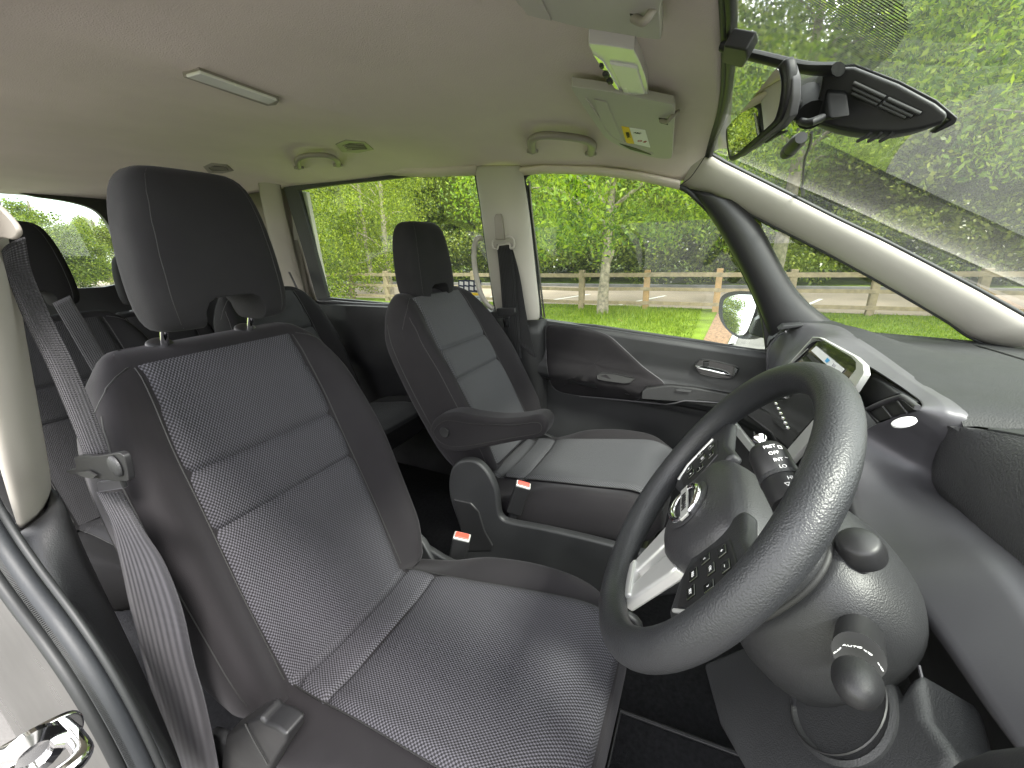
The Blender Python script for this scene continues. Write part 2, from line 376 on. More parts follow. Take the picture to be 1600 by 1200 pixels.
# --- front screen pillar (cream) and the dark quarter pillar
up = [(1098, 232), (1130, 252), (1215, 294), (1300, 337), (1380, 375), (1450, 411), (1530, 453), (1610, 498), (1660, 524)]
lo = [(1064, 292), (1110, 301), (1195, 345), (1290, 393), (1362, 432), (1425, 468), (1482, 502), (1512, 523), (1560, 545)]
rows = []
for (a, b), (c, d) in zip(up, lo):
    P0 = X(a, b, -.655); P1 = X(c, d, -.705)
    r = []
    for k in range(11):
        t = k/10; p = P0.lerp(P1, t); p += V(.026, 0, .002)*math.sin(math.pi*t)**.6; r.append(p)
    r.append(P1+V(-.06, .0, .0)); rows.append(r)
B().grid(rows).build('screen_pillar_trim', CREAM, car, solid=.006)
B().grid([[r[0]+V(.001, -.003, .003) for r in rows], [r[0]+V(-.03, .012, .004) for r in rows], [r[0]+V(-.09, .02, -.01) for r in rows]]).build('screen_frit', RUB, car)
B().tube(cat([X(a, b, -.654) for a, b in up], 4), .0050, 8).build('screen_seal', RUB, car)
B().tube(cat([X(c, d+2, -.712) for c, d in lo], 4), .0045, 8).build('quarter_window_seal', RUB, car)
B().tube(cat([X(1105, 239, -.62), X(1090, 262, -.64), X(1078, 278, -.655), X(1062, 290, -.675)], 5), .0012, 6).build('lining_gap', INK, car)
ql = [(1076, 296), (1112, 342), (1142, 392), (1170, 445), (1196, 508), (1208, 548)]
qr = [(1150, 312), (1192, 350), (1212, 395), (1236, 440), (1262, 475), (1316, 512)]
rows = []
for (a, b), (c, d) in zip(ql, qr):
    P0 = X(a, b, -.70); P1 = X(c, d, -.70); r = []
    for k in range(9):
        t = k/8; r.append(P0.lerp(P1, t)+V(.03*math.sin(math.pi*t)**.7, 0, 0))
    rows.append([P0+V(-.05, 0, 0)]+r+[P1+V(-.05, 0, 0)])
B().grid(rows).build('quarter_pillar_trim', PLAB, car, solid=.006, sub=1)
B().prism([X(u, v, -.715) for u, v in ((1170, 440), (1186, 470), (1212, 522), (1196, 548), (1190, 500))], (-.02, 0, 0)).build('mirror_corner_trim', PLAB, car, bevel=.004)
# --- front header over the screen, driver's side too
hd = [V(x, -.032-.05*(abs(x)/.69)**2.2, headz(x, -.032-.05*(abs(x)/.69)**2.2)-.002) for x in xs]
B().tube(hd, .006, 8).build('header_seal', RUB, car)
B().grid([[p for p in hd], [p+V(0, .012, .006) for p in hd]]).build('header_panel', PLAB, car, solid=.01)
# --- driver's door opening: pillar beside the seat
rows = []
for v, xa, ya, w_ in ((1.80, .69, -.60, .06), (1.6, .70, -.615, .065), (1.45, .708, -.625, .068), (1.29, .715, -.64, .07)):
    rows.append([V(xa+.03*math.cos(a), ya-.02+w_*math.sin(a), v) for a in [math.pi*(-.5+k/10) for k in range(11)]])
rows = []
for (ua, va), (ub, vb) in (((-150, 200), (-50, 205)), ((-100, 330), (-25, 332)), ((-70, 450), (-3, 440)), ((-40, 600), (27, 590)), ((-2, 720), (52, 712)), ((28, 828), (72, 806))):
    P0 = X(ua, va, .742); P1 = X(ub, vb, .715); nrm = V(.7, .7, 0); r = []
    for k in range(9):
        t = k/8; r.append(P0.lerp(P1, t)+V(.012, .022, 0)*math.sin(math.pi*t)**.7)
    rows.append(r+[P1+V(-.03, -.06, 0)])
rows.insert(0, [p+(V(.742, -.90, 1.83)-rows[0][0]) for p in rows[0]])
B().grid(rows).build('door_pillar_trim', CREAM, car, solid=.004, sub=1)
rows = []
for (ua, va), (ub, vb) in (((18, 832), (70, 795)), ((24, 838), (100, 790)), ((70, 900), (122, 845)), ((120, 970), (172, 955)), ((190, 1060), (222, 1050)), ((262, 1190), (282, 1190)), ((290, 1240), (300, 1240))):
    P0 = X(ua, va, .752); P1 = X(ub, vb, .712); r = []
    for k in range(9):
        t = k/8; r.append(P0.lerp(P1, t)+V(.010, .016, 0)*math.sin(math.pi*t)**.7)
    rows.append([P0+V(-.01, -.03, 0)]+r+[P1+V(-.02, -.08, 0)])
B().grid(rows).build('door_pillar_lower_trim', PLA, car, solid=.004, sub=1)
# rubber weatherstrip on the body flange
wl = [(-60, 740), (-5, 838), (40, 905), (100, 985), (150, 1060), (195, 1140), (235, 1225), (260, 1290)]
path = cat([X(u, v, .775) for u, v in wl], 8)
B().tube(path, .0085, 14, flat=1.0).build('weatherstrip', RUBG, car)
lip = cat([X(u+18, v-22, .765) for u, v in wl], 8)
B().tube(lip, .0035, 10).build('weatherstrip_lip', RUB, car)
c = B()
for i in range(0, len(path)-1):
    for q in (0, .25, .5, .75):
        p = path[i].lerp(path[i+1], q); d = (path[i+1]-path[i]).normalized()
        c.box(p+V(.0065, .0045, .0), (.004, .007, .0012), d.to_track_quat('Z', 'X'))
c.build('seal_rib', RUB, car)
w2 = cat([X(u-26, v+26, .782) for u, v in wl], 8)
B().tube(w2, .006, 10).build('outer_weatherstrip', RUB, car)
# painted jamb outside the seal, with the striker
rows = []
for k in range(12):
    f = k/11; r = []
    for i in range(0, len(w2), 4):
        p = w2[i]; q = p+V(.004*f, -.9*f, -.55*f); r.append(q+V(-.008*math.sin(f*7), 0, 0))
    rows.append(r)
B().grid(rows).build('door_jamb', PAINT, car, solid=.004, sub=1)
st = root('door_striker', Y(45, 1174, -.255), 'chrome door striker loop bolted to the white painted jamb', 'door striker')
sp0 = Y(45, 1174, -.255)
E1 = (Y(85, 1152, -.255)-Y(10, 1200, -.255)).normalized(); NN = V(0, 1, 0); E2 = NN.cross(E1).normalized(); E1 = E1*.5; E2 = E2*.5
outl = cat([sp0+E1*a+E2*b for a, b in ((-.037, .004), (-.022, -.017), (.022, -.017), (.035, -.002), (.026, .017), (-.022, .021))], 6, True)
B().prism(outl, NN*.003).build('plate', CHR, st, bevel=.0008)
B().tube(cat([sp0+E1*a+E2*b+NN*c_ for a, b, c_ in ((-.028, -.008, .003), (-.022, -.008, .016), (0, -.008, .020), (.022, -.008, .018), (.026, -.008, .003))], 6), .0038, 10).build('loop', CHR, st)
B().lathe(sp0+E2*.003+NN*.003, NN, [(.011, 0), (.011, .003), (.006, .0044), (.0056, .002), (.0001, .002)], 20).build('bolt', CHR, st)
B().grid([[V(-.78, y, .40), V(0, y, .42), V(.70, y, .40)] for y in (-3.2, -2, -1, 0, 1.1)]).build('floor_carpet', CARP, car, solid=.01)
B().prism([V(.70, -1.0, .36), V(.80, -1.0, .36), V(.80, .9, .36), V(.70, .9, .36)], (0, 0, .07)).build('door_sill', PLAD, car, bevel=.01)
B().prism([V(.76, -1.3, .30), V(.84, -1.3, .30), V(.84, .9, .30), V(.76, .9, .30)], (0, 0, .10)).build('sill_panel', PAINT, car, bevel=.02)
# rear end with the tailgate window
on_ = [(-60, 262), (60, 268), (130, 282), (172, 305), (196, 345), (200, 400), (200, 500), (60, 520), (-60, 520)]
inn = [(-60, 300), (60, 308), (128, 320), (158, 336), (176, 366), (183, 402), (184, 444), (60, 452), (-60, 462)]
tg = root('tailgate', (0, -3.15, .9), 'dark tailgate with curved rear window behind the rear headrests', 'tailgate')
B().ring(cat([Y(u, v, -3.12) for u, v in on_], 4, True), cat([Y(u, v, -3.12) for u, v in inn], 4, True), (0, -.03, 0)).build('window_frame', PLAB, tg)
B().prism([V(-.76, -3.16, .4), V(.76, -3.16, .4), V(.76, -3.16, 1.40), V(-.76, -3.16, 1.40)], (0, -.03, 0)).build('lower_panel', PLAD, tg)
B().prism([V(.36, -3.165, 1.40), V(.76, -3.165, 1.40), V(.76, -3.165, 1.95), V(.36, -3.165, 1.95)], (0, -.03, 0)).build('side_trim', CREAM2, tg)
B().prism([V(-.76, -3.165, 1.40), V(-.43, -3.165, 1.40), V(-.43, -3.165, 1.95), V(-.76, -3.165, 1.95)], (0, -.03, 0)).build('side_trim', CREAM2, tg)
B().prism([V(-.5, -3.14, 1.36), V(.7, -3.14, 1.36), V(.7, -3.14, 1.98), V(-.5, -3.14, 1.98)], (0, -.004, 0)).build('rear_glass', GLS, tg)

# ================================================================ passenger side doors
fd = root('front_door', (-.75, -.25, .4), 'closed front passenger door with dark trim, pull handle and side window', 'car door')
belt = [(845, 499), (930, 511), (1010, 523), (1100, 536), (1200, 550), (1230, 556)]
bp_ = [WALL(u, v) for u, v in belt]
DT = [(-.80, .03), (-.55, .02), (-.42, -.008), (-.30, -.008), (-.262, .0), (-.236, .040), (-.22, .048), (-.19, .046), (-.15, .030), (-.11, .024), (-.06, .026), (-.02, .026), (0, .014)]
def dprof(d): return lerpf(DT, d)
DD = [-.003*i for i in range(0, 9)]+[-.03-.008*i for i in range(0, 20)]+[-.19-.004*i for i in range(0, 26)]+[-.30, -.36, -.42, -.48, -.55, -.65, -.80]
def door_sec(p):
    """door trim cross-section below the belt point"""
    y = p.y; z0 = p.z
    return [V(p.x-.015, y, z0+.003)]+[V(p.x+dprof(d), y, z0+d) for d in DD]
yy = resample(bp_, 40)
B().grid([door_sec(p) for p in yy]).build('door_trim', PLA, fd)
# soft insert pad, proud of the trim
pad = [(853, 512), (862, 507), (885, 508), (920, 514), (950, 524), (975, 545), (1005, 573), (1038, 600), (1010, 607), (1000, 622), (985, 626), (930, 621), (880, 614), (862, 602), (855, 575), (853, 540)]
def doorx(z, y):
    """x of door trim at height z"""
    b = resample(bp_, 20); best = min(b, key=lambda q: abs(q.y-y)); d = z-best.z
    return best.x+dprof(d)
def onto_door(u, v, off=.004):
    x = -.72
    for _ in range(24):
        p = X(u, v, x); x = x*.6+.4*(doorx(p.z, p.y)+off)
    return X(u, v, x)
padc = cat([V(u, v, 0) for u, v in pad], 6, True)
ctr = V(sum(p.x for p in padc)/len(padc), sum(p.y for p in padc)/len(padc), 0)
rows = []
for s in (1.0, .985, .96, .9, .75, .55, .35, .15, .01):
    off = {1.0: -.002, .985: .004, .96: .007}.get(s, .009)
    rows.append([onto_door(ctr.x+(p.x-ctr.x)*s, ctr.y+(p.y-ctr.y)*s, off) for p in padc])
B().grid(rows, cv=True).build('door_pad', FAB, fd)
B().tube([onto_door(p.x, p.y, .003) for p in cat([V(u, v, 0) for u, v in pad+pad[:1]], 5)], .0012, 6).build('pad_piping', SATIN, fd)
# pull slot: proud dark plate, the recess shade put into its colour
sl_ = [(933, 586), (940, 582), (962, 584), (985, 589), (992, 591), (985, 598), (975, 599), (945, 595), (934, 592)]
B().prism([onto_door(u, v, .0115) for u, v in sl_], (-.004, 0, 0)).build('storage_slot', INK, fd)
B().tube([onto_door(u, v, .0125) for u, v in sl_+sl_[:1]], .0016, 8).build('slot_rim', PLAB, fd)
# armrest ledge with window switch
led = [(1002, 612), (1010, 606), (1045, 602), (1085, 606), (1140, 616), (1200, 628), (1200, 640), (1120, 632), (1060, 627), (1000, 624)]
B().prism([onto_door(u, v, .02) for u, v in led], (-.035, 0, .0)).build('armrest', PLAD, fd, bevel=.006)
B().tube([onto_door(u, v, .026) for u, v in ((905, 619), (960, 624), (1000, 628), (1040, 632), (1055, 630), (1070, 626), (1130, 630), (1200, 636))], .003, 8).build('armrest_trim', SATIN, fd)
sw = B().prism([onto_door(u, v, .024) for u, v in ((1055, 608), (1064, 606.5), (1081, 610), (1079, 613), (1058, 611))], (.004, 0, .0)).build('window_switch', PLAB, fd, bevel=.001)
hs_ = [(1086, 570), (1092, 563), (1105, 562), (1145, 571), (1154, 577), (1148, 587), (1138, 592), (1100, 586), (1090, 580)]
B().prism([onto_door(u, v, .003) for u, v in hs_], (-.006, 0, 0)).build('handle_recess', GLOSS, fd, bevel=.002)
h_ = B().tube(cat([onto_door(u, v, o) for u, v, o in ((1087, 572, .004), (1092, 575, .012), (1110, 579, .018), (1130, 584, .018), (1141, 587, .006))], 6), .0042, 10).build('door_handle', CHR, fd)
B().tube([onto_door(p.x, p.y, .004) for p in cat([V(u, v, 0) for u, v in hs_+hs_[:1]], 4)], .0022, 8).build('handle_bezel', PLAB, fd)
B().prism([onto_door(u, v, .008) for u, v in ((1099, 565), (1108, 566), (1107, 573), (1098, 572))], (.003, 0, 0)).build('lock_knob', PLAD, fd, bevel=.0015)
# trim line curve between pad and upper trim continues to the armrest
wf = [(822, 300), (819, 280), (828, 270), (850, 267), (930, 269), (1000, 278), (1060, 291), (1090, 312), (1125, 352), (1160, 420), (1185, 475), (1196, 515), (1200, 549), (1100, 535), (1010, 522), (930, 510), (845, 498), (838, 430), (828, 350)]
fp = cat([WALL(u, v, -.004) for u, v in wf], 4, True)
B().tube(fp, .0085, 8, closed=True).build('window_seal', RUB, fd)
fw_ = cat([WALL(u, v, -.014) for u, v in ((845, 499), (840, 450), (831, 360), (826, 310), (823, 290))], 4)
B().tube(fw_, .010, 8).build('window_channel', RUB, fd)
B().tube(cat([WALL(u, v, -.006) for u, v in ((827, 283), (830, 320), (837, 380), (844, 440), (851, 496))], 4), .0042, 8).build('door_frame', PAINT, fd)
gl = [WALL(u, v, -.012) for u, v in ((820, 262), (930, 262), (1000, 270), (1065, 285), (1130, 350), (1170, 420), (1205, 500), (1208, 556), (1000, 526), (840, 504))]
B().prism(gl, (-.0035, 0, 0)).build('side_glass', GLS, fd)
# quarter window glass
qg = [X(u, v, -.725) for u, v in ((1185, 335), (1300, 390), (1420, 455), (1530, 520), (1525, 540), (1300, 520), (1250, 480), (1205, 400))]
B().prism(qg, (-.0035, 0, 0)).build('quarter_glass', GLS, car)
# sliding door
sdr = root('sliding_door', (-.76, -1.45, .4), 'closed rear passenger sliding door with black framed window, behind the front passenger seat', 'car door')
wo = [(441, 288), (530, 272), (590, 266), (640, 268), (748, 268), (757, 320), (764, 380), (772, 440), (778, 490), (700, 490), (600, 480), (497, 476), (470, 380)]
wi = [(466, 297), (530, 288), (590, 282), (640, 276), (741, 273), (749, 320), (757, 380), (766, 440), (772, 487), (700, 481), (600, 473), (512, 465), (488, 380)]
B().ring([WALL(u, v, .0) for u, v in wo], [WALL(u, v, -.008) for u, v in wi], (-.02, 0, 0)).build('window_frame', RUB, sdr)
B().prism([WALL(u, v, -.02) for u, v in wo], (-.0035, 0, 0)).build('side_glass', GLS, sdr)
B().tube(cat([WALL(u, v, .012) for u, v in ((498, 470), (560, 475), (620, 478), (700, 486))], 4), .009, 8).build('belt_trim', SATIN, sdr)
B().grid([[V(-.748, y, 1.30), V(-.715, y, 1.29), V(-.705, y, 1.2), V(-.715, y, 1.1), V(-.70, y, 1.0), V(-.735, y, .96), V(-.74, y, .4)] for y in (-2.05, -1.7, -1.3, -.9, -.8)]).build('door_trim', PLAD, sdr, solid=.01)
# grab handle upright on the pillar
gh = [(752, 372), (745, 374), (741, 388), (741, 410), (745, 435), (751, 458), (760, 474), (770, 482)]
gr = root('grab_handle', X(755, 430, -.66), 'tall cream grab handle standing beside the centre pillar and its seat belt', 'grab handle', 'cabin grab handles')
B().tube(cat([X(u, v, -.67+(.0 if 0 < i < 7 else -.02)) for i, (u, v) in enumerate(gh)], 6), .011, 12).build('handle_bar', CREAM, gr)
# warning sticker on sliding window
stk = root('warning_sticker', WALL(732, 455, -.016), 'warning sticker with blue pictograms stuck on the sliding door window', 'sticker')
def sq(b, u0, v0, u1, v1, off): b.face([WALL(u0, v0, off), WALL(u1, v0+1, off), WALL(u1, v1+1, off), WALL(u0, v1, off)])
b = B(); sq(b, 716, 437, 752, 456, -.017); b.build('picture_panel', mk('navy_print', (.012, .02, .06), .5), stk)
b = B()
for i in range(4):
    for j in range(2):
        sq(b, 718+i*8, 439.5+j*8, 723.5+i*8, 445+j*8, -.0163)
b.build('pictogram', WHITE, stk)
b = B(); sq(b, 717, 457, 752, 461, -.017); b.build('caution_band', YEL, stk)
b = B(); sq(b, 717, 461.2, 752, 476, -.017); b.build('text_panel', mk('pale_print', (.55, .6, .62), .5), stk)
lc = WALL(748, 468, -.016); B().tube([lc+V(0, .011*math.cos(a), .011*math.sin(a)) for a in [i*math.pi/10 for i in range(20)]], .0012, 6, closed=True).build('prohibition_ring', INK, stk)
b = B()
for j in range(4): sq(b, 719, 463+j*3, 738-3*(j % 2), 464+j*3, -.0163)
b.build('small_print', INK, stk)
# ================================================================ ceiling fittings
def ceil_pt(u, v, off=-.002):
    z = 1.86; p = None
    for _ in range(12):
        p = Z(u, v, z); z = z*.5+(headz(max(-.69, min(.69, p.x)), p.y)+off)*.5
    return Z(u, v, z)
# rear roof lamp
rl = root('roof_lamp', ceil_pt(360, 142), 'long narrow white roof lamp on the headliner over the seats', 'roof lamp')
lp = [ceil_pt(u, v, -.012) for u, v in ((286, 121), (312, 113), (437, 158), (432, 165), (418, 166))]
B().prism(lp, (0, 0, .02)).build('lamp_base', CREAM2, rl, bevel=.002)
lp = [ceil_pt(u, v, -.015) for u, v in ((291, 121), (313, 115), (433, 158), (420, 163.5))]
B().prism(lp, (0, 0, .006)).build('lens', CLEARW, rl, bevel=.002)
# front map lamp
ml = root('map_lamp', ceil_pt(965, 115), 'glossy white map lamp console with two dark switches between the sun visors', 'map lamp')
q = [(921, 74), (930, 69), (985, 77), (992, 82), (1003, 105), (1011, 130), (1012, 152), (1000, 154), (975, 152), (950, 122)]
ql_ = cat([ceil_pt(u, v, -.026) for u, v in q], 4, True)
B().prism(ql_, (0, 0, .03)).build('console', mk('gloss_white', (.60, .59, .57), .12, coat=.6), ml, bevel=.005)
q = [(952, 100), (996, 107), (1008, 148), (976, 150)]
B().prism([ceil_pt(u, v, -.030) for u, v in q], (0, 0, .008)).build('lens', CLEARW, ml, bevel=.003)
q = [(926, 85), (942, 96), (974, 152), (968, 151)]
B().prism([ceil_pt(u, v, -.029) for u, v in q], (0, 0, .004)).build('switch_strip', CHR, ml, bevel=.001)
for u, v in ((947, 117), (953, 127)):
    B().box(ceil_pt(u, v, -.030), (.018, .010, .006)).build('switch', INK, ml, bevel=.002)
B().box(ceil_pt(940, 104, -.030), (.012, .006, .004)).build('switch', PLAB, ml, bevel=.001)
# sun visors
def visor(name_loc, outl, cor, label, off=-.034, thick=.017):
    a, b_, c = [ceil_pt(u, v, off) for u, v in cor]; n = (b_-a).cross(c-a).normalized()
    if n.z > 0: n = -n
    q = lambda u, v, d=0: PL(u, v, a+n*d, n)
    r = root('sun_visor', q(*name_loc), label, 'sun visor', 'folded sun visors')
    pts = [q(p.x, p.y) for p in cat([V(u, v, 0) for u, v in outl], 5, True)]
    B().prism(pts, -n*thick).build('visor_panel', VIS, r, bevel=.006, seg=4)
    return r, q, n
v1, q1, n1 = visor((975, 190), [(893, 138), (905, 137), (960, 145), (1040, 161), (1052, 165), (1054, 185), (1052, 215), (1050, 243), (1044, 248), (1020, 246), (985, 235), (952, 220), (938, 205), (915, 172)], [(900, 140), (1052, 165), (1040, 246)], 'folded passenger sun visor carrying the yellow airbag sticker')
B().tube(cat([q1(u, v, .001) for u, v in ((915, 153), (935, 182), (954, 211), (985, 226), (1020, 240))], 5), .0022, 8).build('visor_crease', CREAM, v1)
B().prism([q1(u, v) for u, v in ((928, 154), (948, 158), (976, 224), (958, 214), (940, 190))], n1*.0022).build('mirror_flap', VIS, v1, bevel=.001)
B().prism([q1(u, v) for u, v in ((968, 224), (1014, 237), (1018, 242), (985, 233))], n1*.0012).build('visor_slot', INK, v1)
B().tube(cat([q1(u, v, o) for u, v, o in ((1032, 188, .002), (1042, 190, .009), (1050, 182, .004), (1060, 174, -.012))], 5), .0045, 10).build('visor_hook', CREAM2, v1)
B().prism([q1(u, v) for u, v in ((1029, 184), (1044, 186), (1044, 195), (1032, 192))], n1*.0008).build('hook_recess', INK, v1)
ast = root('airbag_sticker', q1(990, 215, .001), 'small yellow and white airbag warning sticker on the passenger sun visor', 'sticker')
B().prism([q1(u, v) for u, v in ((971, 197), (983, 199), (991, 224), (979, 223))], n1*.0012).build('yellow_band', YEL, ast)
B().prism([q1(u, v) for u, v in ((983.5, 199), (1008, 203), (1016, 230), (991.5, 224))], n1*.0012).build('white_panel', WHITE, ast)
ax = q1(979, 223)-q1(971, 197); ay = q1(971, 197)-q1(983, 199)
text('lettering', 'AIRBAG', INK, ast, q1(981, 211, .0016), ax, -ay if ax.cross(-ay).dot(n1) > 0 else ay, .012)
bx_ = q1(1008, 203)-q1(983, 199); by_ = q1(983, 199)-q1(991, 224); by_ = by_ if bx_.cross(by_).dot(n1) > 0 else -by_
text('symbol', 'O B', mk('dull_red_print', (.35, .05, .04), .6), ast, q1(1003, 221, .0016), bx_, by_, .016)
text('lettering', 'ABC', INK, ast, q1(996, 208, .0016), bx_, by_, .010)
v2, q2, n2 = visor((930, 20), [(770, -40), (800, -5), (815, 12), (850, 28), (900, 42), (960, 52), (1025, 62), (1032, 55), (1030, 20), (1020, -40)], [(800, -5), (1025, 60), (1020, -40)], 'folded sun visor at the top edge of the photo, over the driver', off=-.036)
B().prism([q2(u, v) for u, v in ((795, -20), (825, 20), (862, 29), (838, -20))], n2*.003).build('visor_recess', CREAM, v2, bevel=.001)
B().tube(cat([q2(u, v, o) for u, v, o in ((990, 28, .002), (1005, 34, .010), (1016, 22, .004), (1028, 5, -.012))], 5), .0055, 10).build('visor_hook', CREAM2, v2)
B().prism([q2(u, v) for u, v in ((984, 21), (1000, 23), (1003, 33), (988, 31))], n2*.0008).build('hook_recess', INK, v2)
# roof grab handles
def roof_handle(pts, label, r=.010):
    g = root('grab_handle', ceil_pt(*pts[len(pts)//2]), label, 'grab handle', 'cabin grab handles')
    n = len(pts); P = [ceil_pt(u, v, -.03 if 0 < i < n-1 else -.004) for i, (u, v) in enumerate(pts)]
    B().tube(cat(P, 6), r*1.15, 12, flat=.75).build('handle_bar', CREAM2, g)
    for k in (0, -1): B().box(ceil_pt(*pts[k], -.01), (.026, .034, .012)).build('mount', CREAM2, g, bevel=.004)
    return g
roof_handle([(832, 236), (831, 220), (845, 212), (880, 213), (912, 218), (925, 226), (923, 240)], 'folded roof grab handle beside the passenger sun visor', .012)
roof_handle([(467, 262), (465, 250), (480, 243), (510, 243), (526, 250), (528, 258)], 'small roof grab handle over the sliding door, beside the ceiling vent')
# ceiling vents
def cvent(c, s, label):
    u, v = c; g = root('ceiling_vent', ceil_pt(u, v), label, 'air vent', 'ceiling air vents')
    o = [(u-28*s, v-4*s), (u-12*s, v-11*s), (u+18*s, v-8*s), (u+32*s, v+4*s), (u+10*s, v+9*s), (u-18*s, v+8*s)]
    B().prism([ceil_pt(a, b, -.006) for a, b in o], (0, 0, .01)).build('vent_frame', CREAM2, g, bevel=.002)
    B().prism([ceil_pt(a, b, -.0075) for a, b in ((u-18*s, v-2*s), (u-6*s, v-6*s), (u+16*s, v-4*s), (u+22*s, v+3*s), (u-10*s, v+5*s))], (0, 0, .002)).build('vent_slot', INK, g)
    b = B()
    for k in range(4):
        b.tube([ceil_pt(u-16*s+k*2*s, v-3*s+2.6*k*s, -.009), ceil_pt(u+16*s+1.5*k*s, v-4*s+2.4*k*s, -.009)], .0012, 6)
    b.build('vent_slats', CREAM2, g)
cvent((552, 230), 1.0, 'ceiling air vent beside the small roof grab handle')
cvent((340, 264), .8, 'ceiling air vent partly behind the driver seat headrest')

# ================================================================ seats
from mathutils.bvhtree import BVHTree
def snap(bb, ob, pth):
    """rest a thin seam on the finished surface of the part it is sewn into"""
    bpy.context.view_layer.update(); dg = bpy.context.evaluated_depsgraph_get(); tr = BVHTree.FromObject(ob, dg)
    o0 = ORG.get(ob.name, V(0, 0, 0)); n = len(bb.v)//len(pth)
    for i, p in enumerate(pth):
        h = tr.find_nearest(p-o0)[0]
        if h is None: continue
        d = h+o0-p
        for k in range(n): bb.v[i*n+k] += d
    return bb
def front_seat(x0, y0, z0, ang, label, weave, fab, name='driver_seat', headdy=0.0, hdz=0.0, cush=(0, -.015, -.05, 9), sgn=1, hr=True, hz=.0, depth=.50):
    T = R(ang); a = V(0, -math.sin(T), math.cos(T)); n = V(0, math.cos(T), math.sin(T))
    rt = root(name, (x0, y0, z0-.45), label, 'car seat', 'car seats')
    def P(x, s, d): return V(x0+x, y0, z0)+a*s+n*d
    def w_in(s): return lerpf([(-.05, .155), (.13, .155), (.39, .150), (.59, .140)], s)
    def Wo(s): return lerpf([(-.05, .222), (.05, .24), (.30, .245), (.42, .240), (.50, .225), (.56, .200), (.60, .175), (.62, .150)], s)
    def bol(s): return lerpf([(-.05, .03), (.06, .056), (.30, .058), (.45, .036), (.55, .012), (.6, 0)], s)
    def top(s): return lerpf([(-.05, 0), (.53, 0), (.575, -.006), (.60, -.022), (.617, -.045), (.622, -.06)], s)
    def lumbar(x, s): return .010*math.sin(math.pi*min(1, max(0, s/.5)))*(1-(x/.155)**2*.3)
    # body of the backrest
    SS = [-.05, -.03, 0, .05, .1, .16, .22, .28, .34, .40, .45, .50, .54, .57, .59, .605, .615, .622]
    rows = []
    for s in SS:
        w1, W, bh, tp = w_in(s), Wo(s), bol(s), top(s); back = lerpf([(-.05, -.13), (.12, -.165), (.5, -.165), (.58, -.14), (.622, -.115)], s)
        f = .5 if s > .6 else 1
        half = [(0, tp-.006), (w1*.5, tp-.005), (w1-.008, tp-.004), (w1+.004, tp+.001), (w1+(W-w1)*.35, tp+bh*.62), (w1+(W-w1)*.62, tp+bh), (W-.014, tp+bh*.86), (W-.002, tp+bh*.35), (W+.003, min(tp, -.02)-.012), (W+.001, back+.06), (W-.014, back+.02), (W-.06, back), (W*.4, back-.004), (0, back-.005)]
        loop = [P(x, s, d) for x, d in half]+[P(-x, s, d) for x, d in half[-2:0:-1]]
        rows.append(loop)
    bd = B().grid(rows, cv=True)
    L = len(rows[0]); bd.f.append(tuple(range(L))); e = (len(rows)-1)*L; bd.f.append(tuple(e+k for k in range(L)))
    back = bd.build('backrest', fab, rt, sub=1)
    snap_to = []
    # woven insert with three padded panels
    seams = [.386, .277]
    rows = []; uvs = []
    ns = 120; nx = 26; s1 = .580
    for i in range(ns+1):
        s = -.035+(s1+.035)*i/ns; w1 = w_in(s); r = []; uv = []
        for j in range(nx+1):
            q = -1+2*j/nx; x = q*w1
            d = top(s)+lumbar(x, s)+.004
            for sm in seams:
                t = abs(s-sm); d -= .0075*math.exp(-(t/.0055)**2) ; d -= .004*math.exp(-(t/.03)**2)
            if abs(q) > .9: d -= .010*((abs(q)-.9)/.1)**2
            # the insert follows the rising bolster slightly
            d += .010*max(0, abs(q)-.55)**2*(1 if s < .5 else 0)
            r.append(P(x, s, d)); uv.append((x+.3, s+.5))
        rows.append(r); uvs.append(uv)
    ins = B().grid(rows, uv=uvs).build('backrest_insert', weave, rt)
    for sg in (-1, 1):   # seam line and outer piping
        pth = [P(sg*(w_in(s)+.002), s, top(s)+.004) for s in [i*.02 for i in range(-1, 30)]]; snap(B().tube(pth, .0015, 6, cap=False), back, pth).build('seam', INK, back)
        pth = [P(sg*(Wo(s)+.004), s, top(s)+bol(s)*.6-.001) for s in [i*.02 for i in range(0, 27)]]; snap(B().tube(pth, .0013, 6, cap=False), back, pth).build('piping', INK, back)
        pth = [P(sg*(Wo(s)+.005), s, -.10) for s in [i*.02 for i in range(0, 28)]]; snap(B().tube(pth, .0013, 6, cap=False), back, pth).build('piping', INK, back)
        pth = [P(sg*lerpf([(0, .150), (.5, .20), (1, .25)], q), lerpf([(0, .585), (.5, .555), (1, .50)], q), lerpf([(0, 0), (.5, .01), (1, -.03)], q)) for q in [i/12 for i in range(13)]]; snap(B().tube(pth, .0013, 6, cap=False), back, pth).build('seam', INK, back)
    # headrest with two chrome posts
    if hr:
        HS = [(-.139+hz, .82, .40), (-.136+hz, .9, .7), (-.12+hz, .97, .92), (-.08+hz, 1, 1), (-.02+hz, .98, 1), (.04+hz, .93, .98), (.085+hz, .86, .92), (.115+hz, .78, .78), (.132+hz, .66, .55), (.139+hz, .5, .3)]
        hc = P(0, .775, -.045)+V(0, .034+headdy, hdz+.006); rows = []
        for hzv, wx, th in [(a_*.93, b_*.925, c_) for a_, b_, c_ in HS]:
            lean = -.012*((hzv-hz)/.14)
            for_ = []
            for k in range(28):
                an = 2*math.pi*k/28; cx, sy = math.cos(an), math.sin(an)
                ex = .36
                px = .132*wx*math.copysign(abs(cx)**(.42), cx); py = .056*th*math.copysign(abs(sy)**(.6), sy)
                if hzv-hz < -.07:    # notch between the posts on the underside
                    pass
                for_.append(hc+V(px, py+lean+.006*(1-(px/.13)**2)*(1 if sy > 0 else 0), hzv))
            rows.append(for_)
